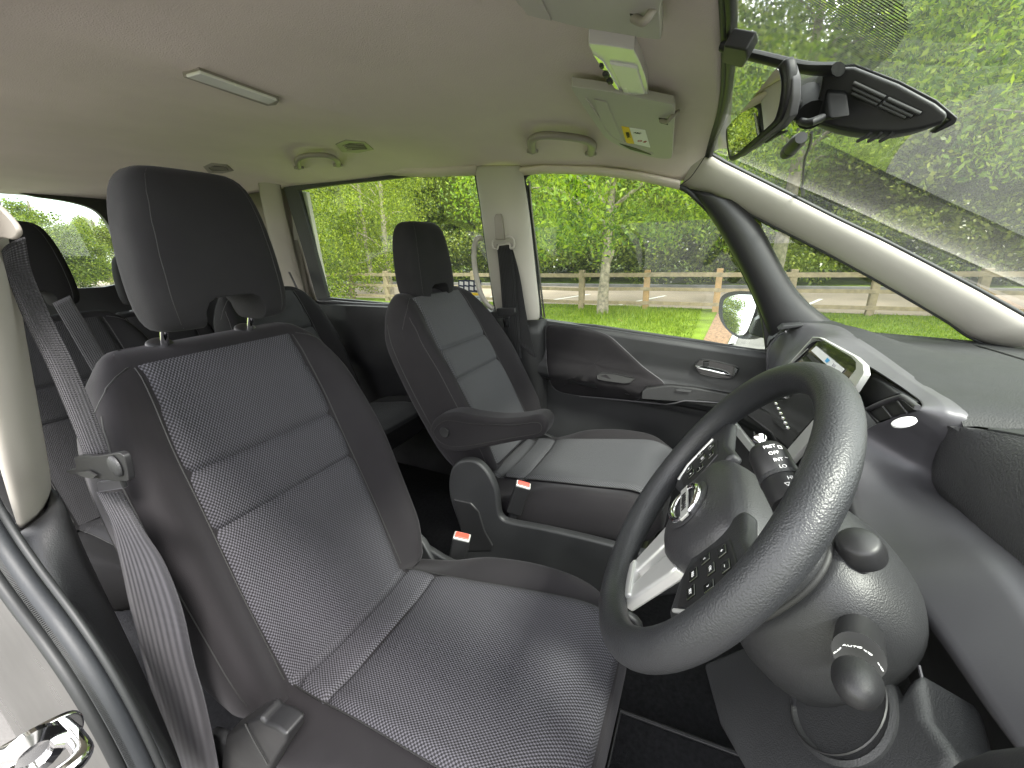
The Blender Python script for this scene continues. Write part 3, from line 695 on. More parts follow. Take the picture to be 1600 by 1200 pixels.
        hb = B().grid(rows, cv=True); hb.f.append(tuple(range(28))); e = 28*(len(rows)-1); hb.f.append(tuple(e+k for k in range(28)))
        hd_ = hb.build('headrest', FABH if fab is FAB else fab, rt, sub=1)
        # real notch cut from below
        nb = B()
        arch = [hc+V(x, -.10, zz) for x, zz in ((-.052, -.20), (-.052, -.100), (-.044, -.085), (-.03, -.078), (.03, -.078), (.044, -.085), (.052, -.100), (.052, -.20))]
        cut = nb.prism(arch, (0, .2, 0)).build('headrest_notch', FABH, rt)
        bpy.context.view_layer.update()
        dg = bpy.context.evaluated_depsgraph_get()
        md = hd_.modifiers.new('n', 'BOOLEAN'); md.object = cut; md.solver = 'EXACT'; md.operation = 'DIFFERENCE'
        dg = bpy.context.evaluated_depsgraph_get(); me = bpy.data.meshes.new_from_object(hd_.evaluated_get(dg))
        hd_.modifiers.clear(); hd_.data = me; bpy.data.objects.remove(cut)
        bm = bmesh.new(); bm.from_mesh(me)
        es = [e for e in bm.edges if len(e.link_faces) == 2 and e.calc_face_angle(0) > R(40)]
        bmesh.ops.bevel(bm, geom=es, offset=.005, segments=3, profile=.5, affect='EDGES', clamp_overlap=True)
        bm.to_mesh(me); bm.free(); me.polygons.foreach_set('use_smooth', [True]*len(me.polygons))
        for sg in (-1, 1):
            px = sg*.078; q0 = P(px, .60, -.06); q1 = hc+V(px, 0, -.06)
            po = B().tube([q0-V(0, 0, .02), q1], .0062, 14).build('headrest_post', CHR, rt)
            B().lathe(P(px, .612, -.055), (q1-q0).normalized(), [(.0215, 0), (.0215, .004), (.018, .008), (.010, .010), (.0065, .010)], 24).build('collar', PLAB, po, bevel=0)
        for sg in (-1, 1):
            an = R(57); pth = []
            for q in range(29):
                zz = -.124+.245*q/28; wx = lerpf([(a_*.93, b_*.925) for a_, b_, c_ in HS], zz); th = lerpf([(a_*.93, c_) for a_, b_, c_ in HS], zz)
                px = .132*wx*math.cos(an)**.42; py = .056*th*math.sin(an)**.6
                pth.append(hc+V(sg*px, py-.012*(zz/.14)+.006*(1-(px/.13)**2), zz))
            snap(B().tube(pth, .0006, 6, cap=False), hd_, pth).build('seam', INK, hd_)
    # cushion
    cx0, cy0, cz0, ph = cush; ph = R(ph); ca = V(0, math.cos(ph), math.sin(ph)); cn = V(0, -math.sin(ph), math.cos(ph))
    o = V(x0, y0+cy0, z0+cz0)
    def Q(x, t, h): return o+V(x, 0, 0)+ca*t+cn*h
    D = depth
    def wc(t): return lerpf([(-.08, .15), (.1, .158), (.4, .170), (D, .172)], t)
    def wo(t): return lerpf([(-.08, .215), (.02, .235), (.15, .252), (.38, .250), (D-.03, .228), (D, .205), (D+.02, .19)], t)
    def bh(t): return lerpf([(-.08, -.022), (.05, -.020), (.11, -.006), (.17, .020), (.30, .028), (.42, .016), (D, .0)], t)
    def front(t): return -.0 if t < D-.09 else -.045*((t-(D-.09))/.11)**2.4
    rows = []
    TS = [-.08, -.04, 0, .05, .09, .13, .18, .24, .3, .36, .42, .46, .49, D, D+.012, D+.018]
    for t in TS:
        a1, b1, h1, f1 = wc(t), wo(t), bh(t), front(t); bot = -.15 if t < D else -.12
        half = [(0, f1-.006), (a1*.6, f1-.006), (a1-.006, f1-.004), (a1+.006, f1+.003), (a1+(b1-a1)*.45, f1+h1*.75), (a1+(b1-a1)*.72, f1+h1), (b1-.012, f1+h1*.8-.003), (b1, f1-.02), (b1+.004, f1-.05), (b1-.002, bot*.8), (b1-.02, bot), (0, bot)]
        rows.append([Q(x, t, h) for x, h in half]+[Q(-x, t, h) for x, h in half[-2:0:-1]])
    cb = B().grid(rows, cv=True); L = len(rows[0]); cb.f.append(tuple(range(L))); e = (len(rows)-1)*L; cb.f.append(tuple(e+k for k in range(L)))
    cu_ = cb.build('cushion', fab, rt, sub=1)
    rows = []; uvs = []
    for i in range(111):
        t = -.07+(D+.083)*i/110; r = []; uv = []
        for j in range(27):
            q = -1+2*j/26; x = q*wc(t); h = front(t)+.006
            for sm in (.085,):
                d = abs(t-sm); h -= .008*math.exp(-(d/.006)**2)+.006*math.exp(-(d/.028)**2)
            d = abs(t-0.0); h -= .012*math.exp(-(d/.02)**2) if t < .02 else 0
            if abs(q) > .92: h -= .010*((abs(q)-.92)/.08)**2
            h += .012*abs(q)**3
            r.append(Q(x, t, h)); uv.append((x+.3, t+.5))
        rows.append(r); uvs.append(uv)
    # fold down over the front edge
    for k in range(1, 4):
        r = []; uv = []
        for j in range(27):
            q = -1+2*j/26; p = rows[110][j]
            r.append(p+ca*.004*math.sin(k/3*1.4)-cn*.012*k); uv.append((q*.17+.3, D+.52+.012*k))
        rows.append(r); uvs.append(uv)
    B().grid(rows, uv=uvs).build('cushion_insert', weave, rt)
    for sg in (-1, 1): B().tube([Q(sg*(wc(t)+.001), t, front(t)+.003+.004) for t in [i*.02 for i in range(0, int(D/.02)+1)]], .0013, 6).build('seam', INK, cu_)
    return rt, P, Q
S1, P1, Q1 = front_seat(.405, -.631, .843, 20, 'driver seat in dark fabric with grey woven insert, nearest the camera', WEAVE, FAB, headdy=.07, cush=(0, .03, -.03, 9))
S2, P2, Q2 = front_seat(-.37, -.617, .896, 28, 'front passenger seat with folded down inner armrest, beside the closed front door', WEAVEP, FAB, headdy=.040, hdz=-.048, cush=(0, .03, -.081, 9))
# plastic seat base mouldings
def seat_base(rt, x0, Q, sides):
    B().box(Q(0, .22, -.24), (.40, .46, .18)).build('seat_base', PLAB, rt, bevel=.03)
    for sg in sides:
        pts = [Q(sg*.262, t, h) for t, h in ((-.10, -.02), (-.03, .0), (.06, -.035), (.2, -.055), (.42, -.065), (.52, -.09), (.50, -.15), (.3, -.19), (-.08, -.19), (-.13, -.10))]
        B().prism(cat(pts, 4, True), (sg*-.018, 0, 0)).build('side_cover', PLA, rt, bevel=.006)
seat_base(S1, .405, Q1, (1, -1)); seat_base(S2, -.37, Q2, (-1,))
# driver's recliner cover at the outboard hinge
cov = [(352, 1150), (385, 1128), (404, 1121), (412, 1130), (430, 1137), (447, 1150), (446, 1162), (425, 1195), (400, 1240), (330, 1240), (345, 1190)]
B().prism([X(u, v, .672) for u, v in cov], (-.03, 0, 0)).build('recliner_cover', PLAD, S1, bevel=.006)
B().tube([X(u, v, .674) for u, v in ((383, 1131), (395, 1155), (418, 1195))], .0012, 6).build('cover_joint', INK, S1)
B().prism([P1(-.235, s, d) for s, d in ((-.07, -.09), (.04, -.10), (.06, -.07), (.03, -.02), (-.02, .01), (-.08, .02))], (-.02, 0, 0)).build('recliner_cover', PLA, S1, bevel=.005)
# passenger armrest
arm = [(671, 676), (674, 661), (684, 651), (700, 646), (718, 646), (742, 651), (780, 655), (815, 653), (838, 649), (850, 653), (855, 664), (851, 678), (840, 685), (800, 692), (760, 700), (725, 706), (700, 706), (684, 699)]
ap = cat([X(u, v, -.085) for u, v in arm], 4, True)
ab = B().prism(ap, (-.062, 0, 0)).build('armrest', FAB, S2, bevel=.012, seg=5)
arm2 = [(678, 678), (681, 668), (690, 660), (703, 657), (740, 662), (800, 664), (838, 660), (846, 667), (840, 677), (800, 684), (740, 695), (705, 697), (687, 690)]
B().tube([X(u, v, -.0845) for u, v in [(p.x, p.y) for p in cat([V(a, b, 0) for a, b in arm2], 4, True)]], .0012, 6, closed=True).build('armrest_piping', INK, S2)
ac = X(695, 675, -.084); B().lathe(ac, (1, 0, 0), [(.017, 0), (.017, .003), (.0155, .0045), (.013, .004), (.001, .0035)], 28).build('pivot_cap', PLAD, S2)
# passenger inner plastic side moulding (tall hump and long rail)
hump = [(704, 735), (712, 724), (726, 719), (742, 721), (756, 732), (768, 750), (776, 772), (779, 800), (784, 811), (798, 817), (850, 827), (920, 843), (1000, 864), (1040, 875), (1060, 930), (900, 930), (760, 900), (728, 872), (722, 850), (716, 820), (703, 782), (700, 755)]
B().prism([X(u, v, -.070) for u, v in [(p.x, p.y) for p in cat([V(a, b, 0) for a, b in hump], 3, True)]], (-.028, 0, 0)).build('side_moulding', PLA, S2, bevel=.009, seg=4)
B().prism([X(u, v, -.066) for u, v in ((708, 780), (735, 786), (748, 800), (757, 830), (770, 853), (768, 862), (728, 862), (720, 830))], (-.01, 0, 0)).build('moulding_recess', PLAB, S2, bevel=.006)
# ---- second row
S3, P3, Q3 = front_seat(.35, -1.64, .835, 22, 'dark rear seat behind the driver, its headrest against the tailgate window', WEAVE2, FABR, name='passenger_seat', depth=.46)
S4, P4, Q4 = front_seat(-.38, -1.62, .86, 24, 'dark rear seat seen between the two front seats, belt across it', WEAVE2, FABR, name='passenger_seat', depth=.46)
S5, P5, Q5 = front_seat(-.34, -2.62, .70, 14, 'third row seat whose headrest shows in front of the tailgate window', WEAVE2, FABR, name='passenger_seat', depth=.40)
# ================================================================ belts
def strap(name, pts, wdir, width, mat, parent, thick=.0015):
    """flat webbing: path, direction across the strap per point"""
    P = [Vector(p) for p in pts]; rows = []; uvs = []; d = 0
    for i, p in enumerate(P):
        if i: d += (P[i]-P[i-1]).length
        wv = Vector(wdir[i]) if isinstance(wdir, list) else Vector(wdir)
        wd = width[i] if isinstance(width, list) else width
        rows.append([p+wv.normalized()*wd*(k/6-.5) for k in range(7)]); uvs.append([(wd*(k/6-.5), d) for k in range(7)])
    return B().grid(rows, uv=uvs).build(name, mat, parent, solid=thick)
sb = root('seat_belt', X(30, 380, .70), 'grey driver seat belt hanging down beside the driver seat with its tongue', 'seat belt', 'cabin seat belts')
L = [(2, 392), (12, 430), (40, 500), (75, 570), (105, 640), (135, 714)]
Rr = [(38, 370), (50, 425), (82, 500), (117, 570), (146, 640), (172, 710)]
def belt_rows(L, Rr, xa, xb, n, twist=.0, nx=8):
    A = cat([X(u, v, xa(i)) for i, (u, v) in enumerate(L)], n); C = cat([X(u, v, xb(i)) for i, (u, v) in enumerate(Rr)], n)
    rows = []; uvs = []; d = 0
    for i, (p, q) in enumerate(zip(A, C)):
        if i: d += (A[i]-A[i-1]).length
        rows.append([p.lerp(q, k/nx)+V(.003*math.sin(k/nx*math.pi), 0, 0) for k in range(nx+1)]); uvs.append([(.048*k/nx, d) for k in range(nx+1)])
    return B().grid(rows, uv=uvs)
belt_rows(L, Rr, lambda i: .705-.004*i, lambda i: .690-.004*i, 8).build('shoulder_strap', BELT, sb, solid=.0014)
L = [(152, 768), (176, 820), (190, 880), (205, 950), (222, 1020), (243, 1100), (268, 1200), (290, 1290)]
Rr = [(190, 768), (226, 830), (258, 880), (285, 950), (303, 1030), (322, 1100), (342, 1200), (352, 1290)]
belt_rows(L, Rr, lambda i: .684-.002*i, lambda i: .672+.002*i, 8).build('lap_strap', BELT, sb, solid=.0014)
B().prism([X(u, v, .686) for u, v in ((150, 754), (187, 750), (192, 764), (153, 770))], (-.006, 0, 0)).build('stitched_fold', BELTD, sb, bevel=.002)
tp = [(116, 716), (126, 712), (150, 713), (176, 709), (186, 708), (194, 716), (200, 745), (196, 752), (160, 750), (140, 744), (108, 740), (105, 735), (118, 732)]
B().prism([X(u, v, .698) for u, v in [(p.x, p.y) for p in cat([V(a, b, 0) for a, b in tp], 3, True)]], (-.006, 0, 0)).build('tongue', PLAB, sb, bevel=.0022)
c_ = X(181, 728, .699); B().lathe(c_, (1, 0, 0), [(.012, 0), (.012, .001), (.010, .003), (.001, .003)], 24).build('tongue_cap', PLA, sb)
B().prism([X(u, v, .7) for u, v in ((122, 738), (140, 735), (153, 742), (148, 747), (130, 743))], (.002, 0, 0)).build('tongue_slot', INK, sb)
anc = [(-30, 310), (-10, 318), (8, 335), (22, 352), (26, 366), (18, 374), (0, 372), (-30, 376)]
B().prism([X(u, v, .712) for u, v in [(p.x, p.y) for p in cat([V(a, b, 0) for a, b in anc], 3, True)]], (-.004, .0, 0)).build('upper_anchor', CREAM2, sb, bevel=.0015)
# passenger belt on the centre pillar
pb = root('seat_belt', X(785, 380, -.66), 'black passenger seat belt hanging on the cream centre pillar', 'seat belt', 'cabin seat belts')
L = [(776, 382), (781, 430), (785, 485), (790, 560)]; Rr = [(798, 382), (804, 430), (809, 485), (815, 560)]
belt_rows(L, Rr, lambda i: -.655, lambda i: -.655, 4).build('strap', BELTD, pb, solid=.0014)
L = [(786, 385), (797, 430), (806, 485), (812, 540)]; Rr = [(800, 385), (812, 430), (824, 500), (838, 560)]
belt_rows(L, Rr, lambda i: -.668, lambda i: -.668, 4).build('return_strap', BELTD, pb, solid=.0014)
B().prism([X(u, v, -.66) for u, v in ((775, 340), (777, 335), (786, 334), (788, 340), (790, 375), (777, 375))], (.016, 0, 0)).build('height_adjuster', CREAM2, pb, bevel=.003)
B().tube(cat([X(u, v, -.645) for u, v in ((773, 374), (769, 380), (771, 388), (777, 389), (779, 383), (786, 382), (796, 381), (798, 388), (803, 385), (802, 374), (796, 370), (791, 371))], 4), .0042, 8).build('guide_loop', CREAM, pb)
B().prism([X(u, v, -.645) for u, v in ((778, 481), (807, 480), (808, 488), (804, 493), (780, 494))], (.016, 0, 0)).build('tongue', PLAB, pb, bevel=.004)
B().ring([X(u, v, -.642) for u, v in ((785, 494), (797, 494), (796, 511), (788, 511))], [X(u, v, -.642) for u, v in ((788, 497), (794, 497), (793, 508), (790, 508))], (.002, 0, 0)).build('latch_plate', CHR, pb)
# rear belts
rb = root('seat_belt', Y(110, 470, -1.60), 'dark rear seat belt lying across the rear seat behind the driver', 'seat belt', 'cabin seat belts')
A = cat([Y(u, v, y) for u, v, y in ((96, 468, -1.66), (118, 505, -1.60), (150, 560, -1.52), (175, 600, -1.45))], 5)
strap('strap', A, (1, .2, -.4), .047, BELTD, rb)
rb = root('seat_belt', X(460, 440, -.55), 'grey rear seat belt hanging between the rear seat and sliding door', 'seat belt', 'cabin seat belts')
A = cat([X(u, v, x) for u, v, x in ((452, 425, -.66), (466, 455, -.62), (485, 500, -.58), (512, 560, -.55))], 5)
strap('strap', A, (.5, 1, 0), .05, BELT, rb)
# buckles
def buckle(c, top, label, sz=(.046, .026)):
    c = Vector(c); top = Vector(top); r = root('belt_buckle', c, label, 'belt buckle', 'seat belt buckles'); d = (top-c).normalized()
    wx = V(-.35, 1, 0); wx = (wx-d*wx.dot(d)).normalized(); wy = d.cross(wx); q = Matrix((wx, wy, d)).transposed().to_quaternion()
    ln = (top-c).length
    B().box(c+d*ln*.5, (sz[0], sz[1], ln), q).build('buckle_body', PLAD, r, bevel=.006)
    B().box(top-d*.002, (sz[0]-.002, sz[1]-.001, .009), q).build('buckle_rim', SILV, r, bevel=.003)
    B().box(top+d*.002-wy*.001, (sz[0]-.010, sz[1]-.007, .008), q).build('release_button', RED, r, bevel=.003)
    B().tube([c-d*.14, c+d*.01], .014, 8, flat=.4).build('stalk', PLAB, r)
b1 = X(712, 888, .115); b2 = X(722, 838, .115)
def qrot(): pass
buckle(b1, b2, 'driver belt buckle with red button rising beside the driver seat')
b1 = X(803, 800, -.100); b2 = X(818, 757, -.100)
buckle(b1, b2, 'passenger belt buckle with red button rising beside the passenger seat cushion')
# floor mats and seat rails
mt = root('floor_mat', (.35, .25, .43), 'black carpet floor mat in the driver footwell', 'floor mat')
B().prism([V(.10, -.10, .425), V(.62, -.10, .425), V(.62, .62, .50), V(.10, .62, .50)], (0, 0, .012)).build('mat_pile', CARP, mt, bevel=.004)
B().tube([V(.10, -.10, .440), V(.62, -.10, .440), V(.62, .62, .515), V(.10, .62, .515)], .006, 8, closed=True).build('mat_binding', PLAD, mt)
B().prism([V(.28, -.16, .425), V(.40, -.16, .425), V(.40, -.02, .44), V(.28, -.02, .44)], (0, 0, .05)).build('rail_cover', PLAD, S1, bevel=.012)
b = B()
for x in (.02, .10, -.10): b.box((x, -.9, .44), (.03, 1.5, .03))
b.build('seat_rail', PLAB, car, bevel=.004)
B().tube([V(.05, -1.6, .458), V(.05, -.2, .458)], .003, 6).build('rail_edge', SATIN, car)
# ================================================================ steering wheel
wc_ = V(.395, .0135, 1.265); wt = R(32); wy = .071
wn = V(math.sin(wy)*math.cos(wt), -math.cos(wt)*math.cos(wy), math.sin(wt)); w1_ = V(math.cos(wy), math.sin(wy), 0); w2_ = wn.cross(w1_)
if w2_.z < 0: w2_ = -w2_
def WM(u, v, h=0): return PL(u, v, wc_+wn*h, wn)           # photo point on the wheel plane
def WL(x, y, h=0): return wc_+w1_*x+w2_*y+wn*h            # wheel-local point
sw_ = root('steering_wheel', wc_, 'black grained steering wheel with silver lower spoke and round emblem', 'steering wheel')
RR = .176; path = []; rad = []
for k in range(96):
    an = 2*math.pi*k/96; path.append(WL(RR*math.cos(an), RR*math.sin(an)))
    g_ = .0172+.0022*max(0, math.cos(2*(an-math.pi*.5))*-.5)+.0018*(abs(math.sin(2*an))**4)
    rad.append(g_)
B().tube(path, rad, 24, closed=True, upv=wn).build('rim', WHEELM, sw_)
# airbag pad
hub = [(-.080, .016), (-.072, .034), (-.045, .046), (0, .050), (.045, .046), (.072, .034), (.080, .016), (.080, -.006), (.074, -.036), (.048, -.066), (.022, -.082), (0, -.085), (-.022, -.082), (-.048, -.066), (-.074, -.036), (-.080, -.006)]
hp = cat([V(a, b, 0) for a, b in hub], 4, True); rows = []
for s, h in ((1, -.055), (1.0, -.028), (.985, -.018), (.93, -.006), (.8, .002), (.6, .007), (.4, .0095), (.2, .010), (.02, .010)):
    rows.append([WL(p.x*s, (p.y+.01)*s-.01, h) for p in hp])
B().grid(rows, cv=True).build('airbag_pad', HUBM, sw_)
# collar ring behind
B().lathe(wc_-wn*.10, wn, [(.05, 0), (.062, .02), (.07, .045)], 32).build('boss', PLAB, sw_)
# spokes
def plate(pts, h, th, name, mat, bev=.003):
    return B().prism([WL(a, b, h) for a, b in pts], -wn*th).build(name, mat, sw_, bevel=bev)
for sg, nm in ((-1, 'left'), (1, 'right')):
    pts = [(sg*.060, .048), (sg*.10, .040), (sg*.135, .048), (sg*.160, .054), (sg*.163, .0), (sg*.152, -.046), (sg*.140, -.060), (sg*.118, -.066), (sg*.085, -.050), (sg*.05, -.02)]
    sp = plate(pts, -.005, .018, 'spoke', PLA, .006)
    pan = [(sg*.088, .026), (sg*.128, .030), (sg*.140, .012), (sg*.137, -.030), (sg*.122, -.050), (sg*.084, -.040), (sg*.078, -.01)]
    pn = B().prism([WL(a, b, -.0035) for a, b in pan], -wn*.006).build('button_panel', PLAB, sp, bevel=.0015)
    B().tube([WL(a, b, -.004) for a, b in ((sg*.142, .022), (sg*.140, -.032), (sg*.124, -.054))], .0022, 8).build('panel_trim', SILV, sp)
    gl_ = B()
    for a, b, wx_, hy in ((.100, .016, .010, .010), (.122, .018, .010, .010), (.111, .0, .010, .010), (.092, -.006, .008, .012), (.130, -.004, .008, .012), (.100, -.024, .011, .011), (.120, -.028, .011, .011)):
        qq = Matrix((w1_, w2_, wn)).transposed().to_quaternion()
        gl_.box(WL(sg*a, b, -.0027), (wx_*1.25, hy*1.05, .0022), qq)
    gl_.build('buttons', GLOSS, sp, bevel=.0008)
    syms = [(.100, .016, '+'), (.122, .018, '\u2013'), (.111, 0, 'OK'), (.130, -.004, '\u203a'), (.092, -.006, '\u2039'), (.100, -.024, 'RES'), (.120, -.028, 'SET')] if sg > 0 else [(.100, .016, '\u2039'), (.122, .018, '\u203a'), (.111, 0, '\u25a1'), (.130, -.004, '+'), (.092, -.006, '\u2013'), (.100, -.024, '\u00ab'), (.120, -.028, '\u00bb')]
    for a, b, s_ in syms:
        text('button_symbol', s_, WHITE, sp, WL(sg*a, b, -.0015), w1_, w2_, .0045 if len(s_) > 1 else .0065, .0002)
# lower silver spoke, forked
for sg in (-1, 1):
    pts = [(sg*.012, -.080), (sg*.050, -.062), (sg*.052, -.075), (sg*.036, -.168), (sg*.012, -.171), (sg*.010, -.12)]
    plate(pts, -.010, .016, 'lower_spoke', SILV, .004)
plate([(-.012, -.075), (.012, -.075), (.012, -.135), (-.012, -.135)], -.022, .01, 'spoke_web', PLAB)
plate([(-.034, -.148), (.034, -.148), (.030, -.170), (-.030, -.170)], -.006, .014, 'spoke_foot', SILV, .004)
# emblem: ring and bar with the maker's lettering
ec = WL(0, -.012, .0135)
def EL(x, y, h): return WL(x*1.12, -.016+y*1.12, .0105+h)
B().lathe(WL(0, -.016, .0092), wn, [(.032, 0), (.0335, .0008), (.032, .0018), (.001, .0019)], 36).build('emblem_base', HUBM, sw_)
for a0, a1 in ((.32, math.pi-.32), (math.pi+.32, 2*math.pi-.32)):
    B().tube([EL(.0235*math.cos(a0+(a1-a0)*i/24), .0200*math.sin(a0+(a1-a0)*i/24), .003) for i in range(25)], [.0026+.0024*math.sin(math.pi*i/24) for i in range(25)], 10, upv=wn).build('emblem_ring', CHR, sw_)
B().prism([EL(a, b, .002) for a, b in ((-.0275, .0055), (.0275, .0055), (.0275, -.0055), (-.0275, -.0055))], wn*.003).build('emblem_bar', SILV, sw_, bevel=.0008)
text('emblem_lettering', 'NISSAN', INK, sw_, EL(0, 0, .0054), w1_, w2_, .0098, .0003, bold=.0004)
# ================================================================ column shroud and stalks
col_ = root('steering_column', wc_-wn*.12, 'black grained steering column shroud behind the wheel', 'steering column')
cy_ = wc_-wn*.04
rows = []
for t, hw, hh, dz in ((0, .050, .048, 0), (.004, .058, .056, 0), (.02, .070, .066, -.003), (.046, .079, .076, -.006), (.050, .077, .074, -.006), (.052, .074, .071, -.006), (.054, .080, .077, -.006), (.058, .086, .083, -.008), (.09, .096, .092, -.013), (.12, .099, .094, -.016), (.142, .096, .090, -.018), (.155, .088, .082, -.02), (.163, .075, .07, -.02), (.166, .05, .045, -.02), (.167, .01, .01, -.02)):
    c0 = cy_-wn*t+w2_*dz
    rows.append([c0+w1_*hw*math.copysign(abs(math.cos(q))**.75, math.cos(q))+w2_*hh*math.copysign(abs(math.sin(q))**.75, math.sin(q)) for q in [2*math.pi*k/40 for k in range(40)]])
B().grid(rows, cv=True).build('shroud', PLA, col_)
c1 = cy_-wn*.0515
B().tube([c1+w1_*.076*math.copysign(abs(math.cos(q))**.75, math.cos(q))+w2_*(.073*math.copysign(abs(math.sin(q))**.75, math.sin(q))-.006) for q in [2*math.pi*k/48 for k in range(48)]], .004, 8, closed=True, upv=wn).build('shroud_gap', INK, col_)
# near stalk (lights), pointing at the camera side
s0 = Y(1345, 960, .165); s1 = Y(1337, 1098, .108)
st_ = root('light_stalk', s0, 'black indicator and light stalk with white symbols, on the near side of the column', 'column stalk', 'column stalks')
ax = (s1-s0); LN = ax.length; ax.normalize()
B().lathe(s0-ax*.03, ax, [(.026, 0), (.025, .012), (.019, .024), (.0142, .038)], 28).build('stalk_base', PLAB, st_)
B().lathe(s0+ax*.004, ax, [(.0150, 0), (.0150, LN*.25), (.0168, LN*.30), (.0170, LN*.56)], 28).build('stalk_body', PLAB, st_)
B().lathe(s0+ax*(LN*.81), ax, [(.0146, 0), (.0146, .004), (.0141, .010), (.0124, .018), (.0092, .0245), (.0045, .0285), (.001, .0295)], 28).build('end_knob', PLAD, st_)
tocam = (CAM-s1).normalized(); sy_ = (tocam-ax*tocam.dot(ax)).normalized(); sx_ = ax.cross(sy_)
for k, (s_, an, ds) in enumerate((('=O', -.95, .72), ('=D', -.35, .70), ('AUTO', .25, .70), ('OFF', .95, .72), ('\u2013', -.5, .5), ('\u2013', .1, .5))):
    rd = sy_*math.cos(an)+sx_*math.sin(an)
    text('symbol', s_, WHITE, st_, s0+ax*(.004+LN*ds)+rd*.0150, rd.cross(ax), -ax, .0042, .0002)
# far stalk (wipers)
s0 = WL(-.07, .035, -.075); s1 = Y(1190, 700, .055)
st2 = root('wiper_stalk', s0, 'black wiper stalk with white symbols, seen through the steering wheel', 'column stalk', 'column stalks')
s0 = Y(1240, 790, .075); s1 = Y(1194, 700, .055); ax = s1-s0; LN = ax.length; ax.normalize()
B().lathe(s0, ax, [(.016, 0), (.0165, LN*.35), (.0155, LN*.37), (.0165, LN*.39), (.0160, LN*.85), (.0135, LN*.95), (.006, LN)], 28).build('stalk_body', PLAB, st2)
B().lathe(s0+ax*LN*.36, ax, [(.0168, 0), (.0168, .004)], 28).build('stalk_ring', PLA, st2)
B().lathe(s1-ax*.004, ax, [(.003, 0), (.003, .010), (.0060, .013), (.0064, .016), (.004, .018)], 20).build('end_button', CHR, st2)
tocam = (CAM-s1).normalized(); sy_ = (tocam-ax*tocam.dot(ax)).normalized(); sx_ = ax.cross(sy_)
for s_, an, ds in (('MIST', .25, .80), ('OFF', .3, .68), ('INT', .35, .56), ('LO', .4, .44), ('HI', .45, .25), ('\u25bd', .2, .15), ('\u25a1', .75, .78), ('\u2013', .8, .6)):
    rd = sy_*math.cos(an)+sx_*math.sin(an)
    text('symbol', s_, WHITE, st2, s0+ax*(LN*ds)+rd*.0166, ax.cross(rd), ax, .0046, .0002)
# ignition knob on top and round cover below
kb = root('ignition_switch', Y(1342, 852, .10), 'round black ignition knob on the upper side of the steering column', 'ignition switch')
kc = Y(1342, 850, .145); kn = (V(.25, -.35, .9)).normalized()
B().lathe(kc-kn*.014, kn, [(.0195, 0), (.0195, .008), (.0175, .0115), (.0170, .017), (.0135, .0205), (.001, .0215)], 28).build('knob', PLAB, kb)
# ================================================================ dashboard
ds = root('dashboard', (0, .35, .9), 'dark dashboard with satin grey band running across under the windscreen', 'dashboard')
lipx = [(-.72, .19, 1.285), (-.66, .22, 1.305), (-.58, .265, 1.322), (-.48, .295, 1.33), (-.35, .30, 1.332), (-.19, .30, 1.332), (.02, .30, 1.333), (.12, .30, 1.334), (.158, .303, 1.328)]
lip3 = cat([V(*p) for p in lipx], 5)
seam = cat([Y(1500, 668, .304), Y(1516, 665, .309), Y(1560, 671, .318), Y(1600, 679, .325), Y(1750, 712, .335), Y(2150, 800, .34)], 5)
lipfull = lip3+[p for p in seam]
def topz(x, y):
    z = 1.338-.05*max(0, y-.35)
    z += .070*math.exp(-(((x-.42)/.20)**2)-(((y-.52)/.13)**2))       # cluster hood
    z -= .055*min(1, max(0, (-x-.12)/.5))*min(1, max(0, (y-.28)/.12))
    return z
def topp(u, v):
    z = 1.33
    for _ in range(10): p = Z(u, v, z); z = topz(p.x, p.y)+.001
    return Z(u, v, z)
rows = []
front = resample(lipfull, 70)
for f in [i/22 for i in range(23)]:
    r = []
    for p in front:
        yb = .96; y = p.y+(yb-p.y)*f; k = min(1, f/.25); zt = topz(p.x, y)
        z = p.z*(1-k*k*(3-2*k))+zt*k*k*(3-2*k)
        r.append(V(p.x*(1+.02*f), y, z))
    rows.append(r)
B().grid(rows).build('dash_top', DASHM, ds)
# upper tray lid before the driver
edge = [Y(1492, 682, .308), Y(1470, 706, .306), Y(1455, 732, .306), Y(1455, 760, .306), Y(1520, 818, .302), Y(1600, 888, .30), V(.52, .297, 1.235), V(.74, .29, 1.235)]
ed = resample(cat(edge, 6), 30); sm_ = resample(cat([Y(1499, 675, .300), Y(1516, 669, .306), Y(1560, 674.5, .316), Y(1600, 682, .323), Y(1750, 715, .333), Y(2150, 803, .338)], 5), 30)
rows = []
for f in [i/10 for i in range(11)]:
    rows.append([p.lerp(q, f)+V(0, -.012*math.sin(math.pi*f)**.8, .010*math.sin(math.pi*f)**.8) for p, q in zip(ed, sm_)])
rows.insert(0, [p+V(0, .02, -.012) for p in rows[0]]); rows.append([p+V(0, .012, -.012) for p in rows[-1]])
B().grid(rows).build('tray_lid', LIDM, ds)
B().grid([[p+V(0, .015, -.016) for p in ed], [p+V(0, .05, -.03) for p in sm_]]).build('lid_gap', INK, ds)
B().tube([p+V(0, .002, .0) for p in sm_[3:]], .0025, 8).build('lid_seam', RUB, ds)
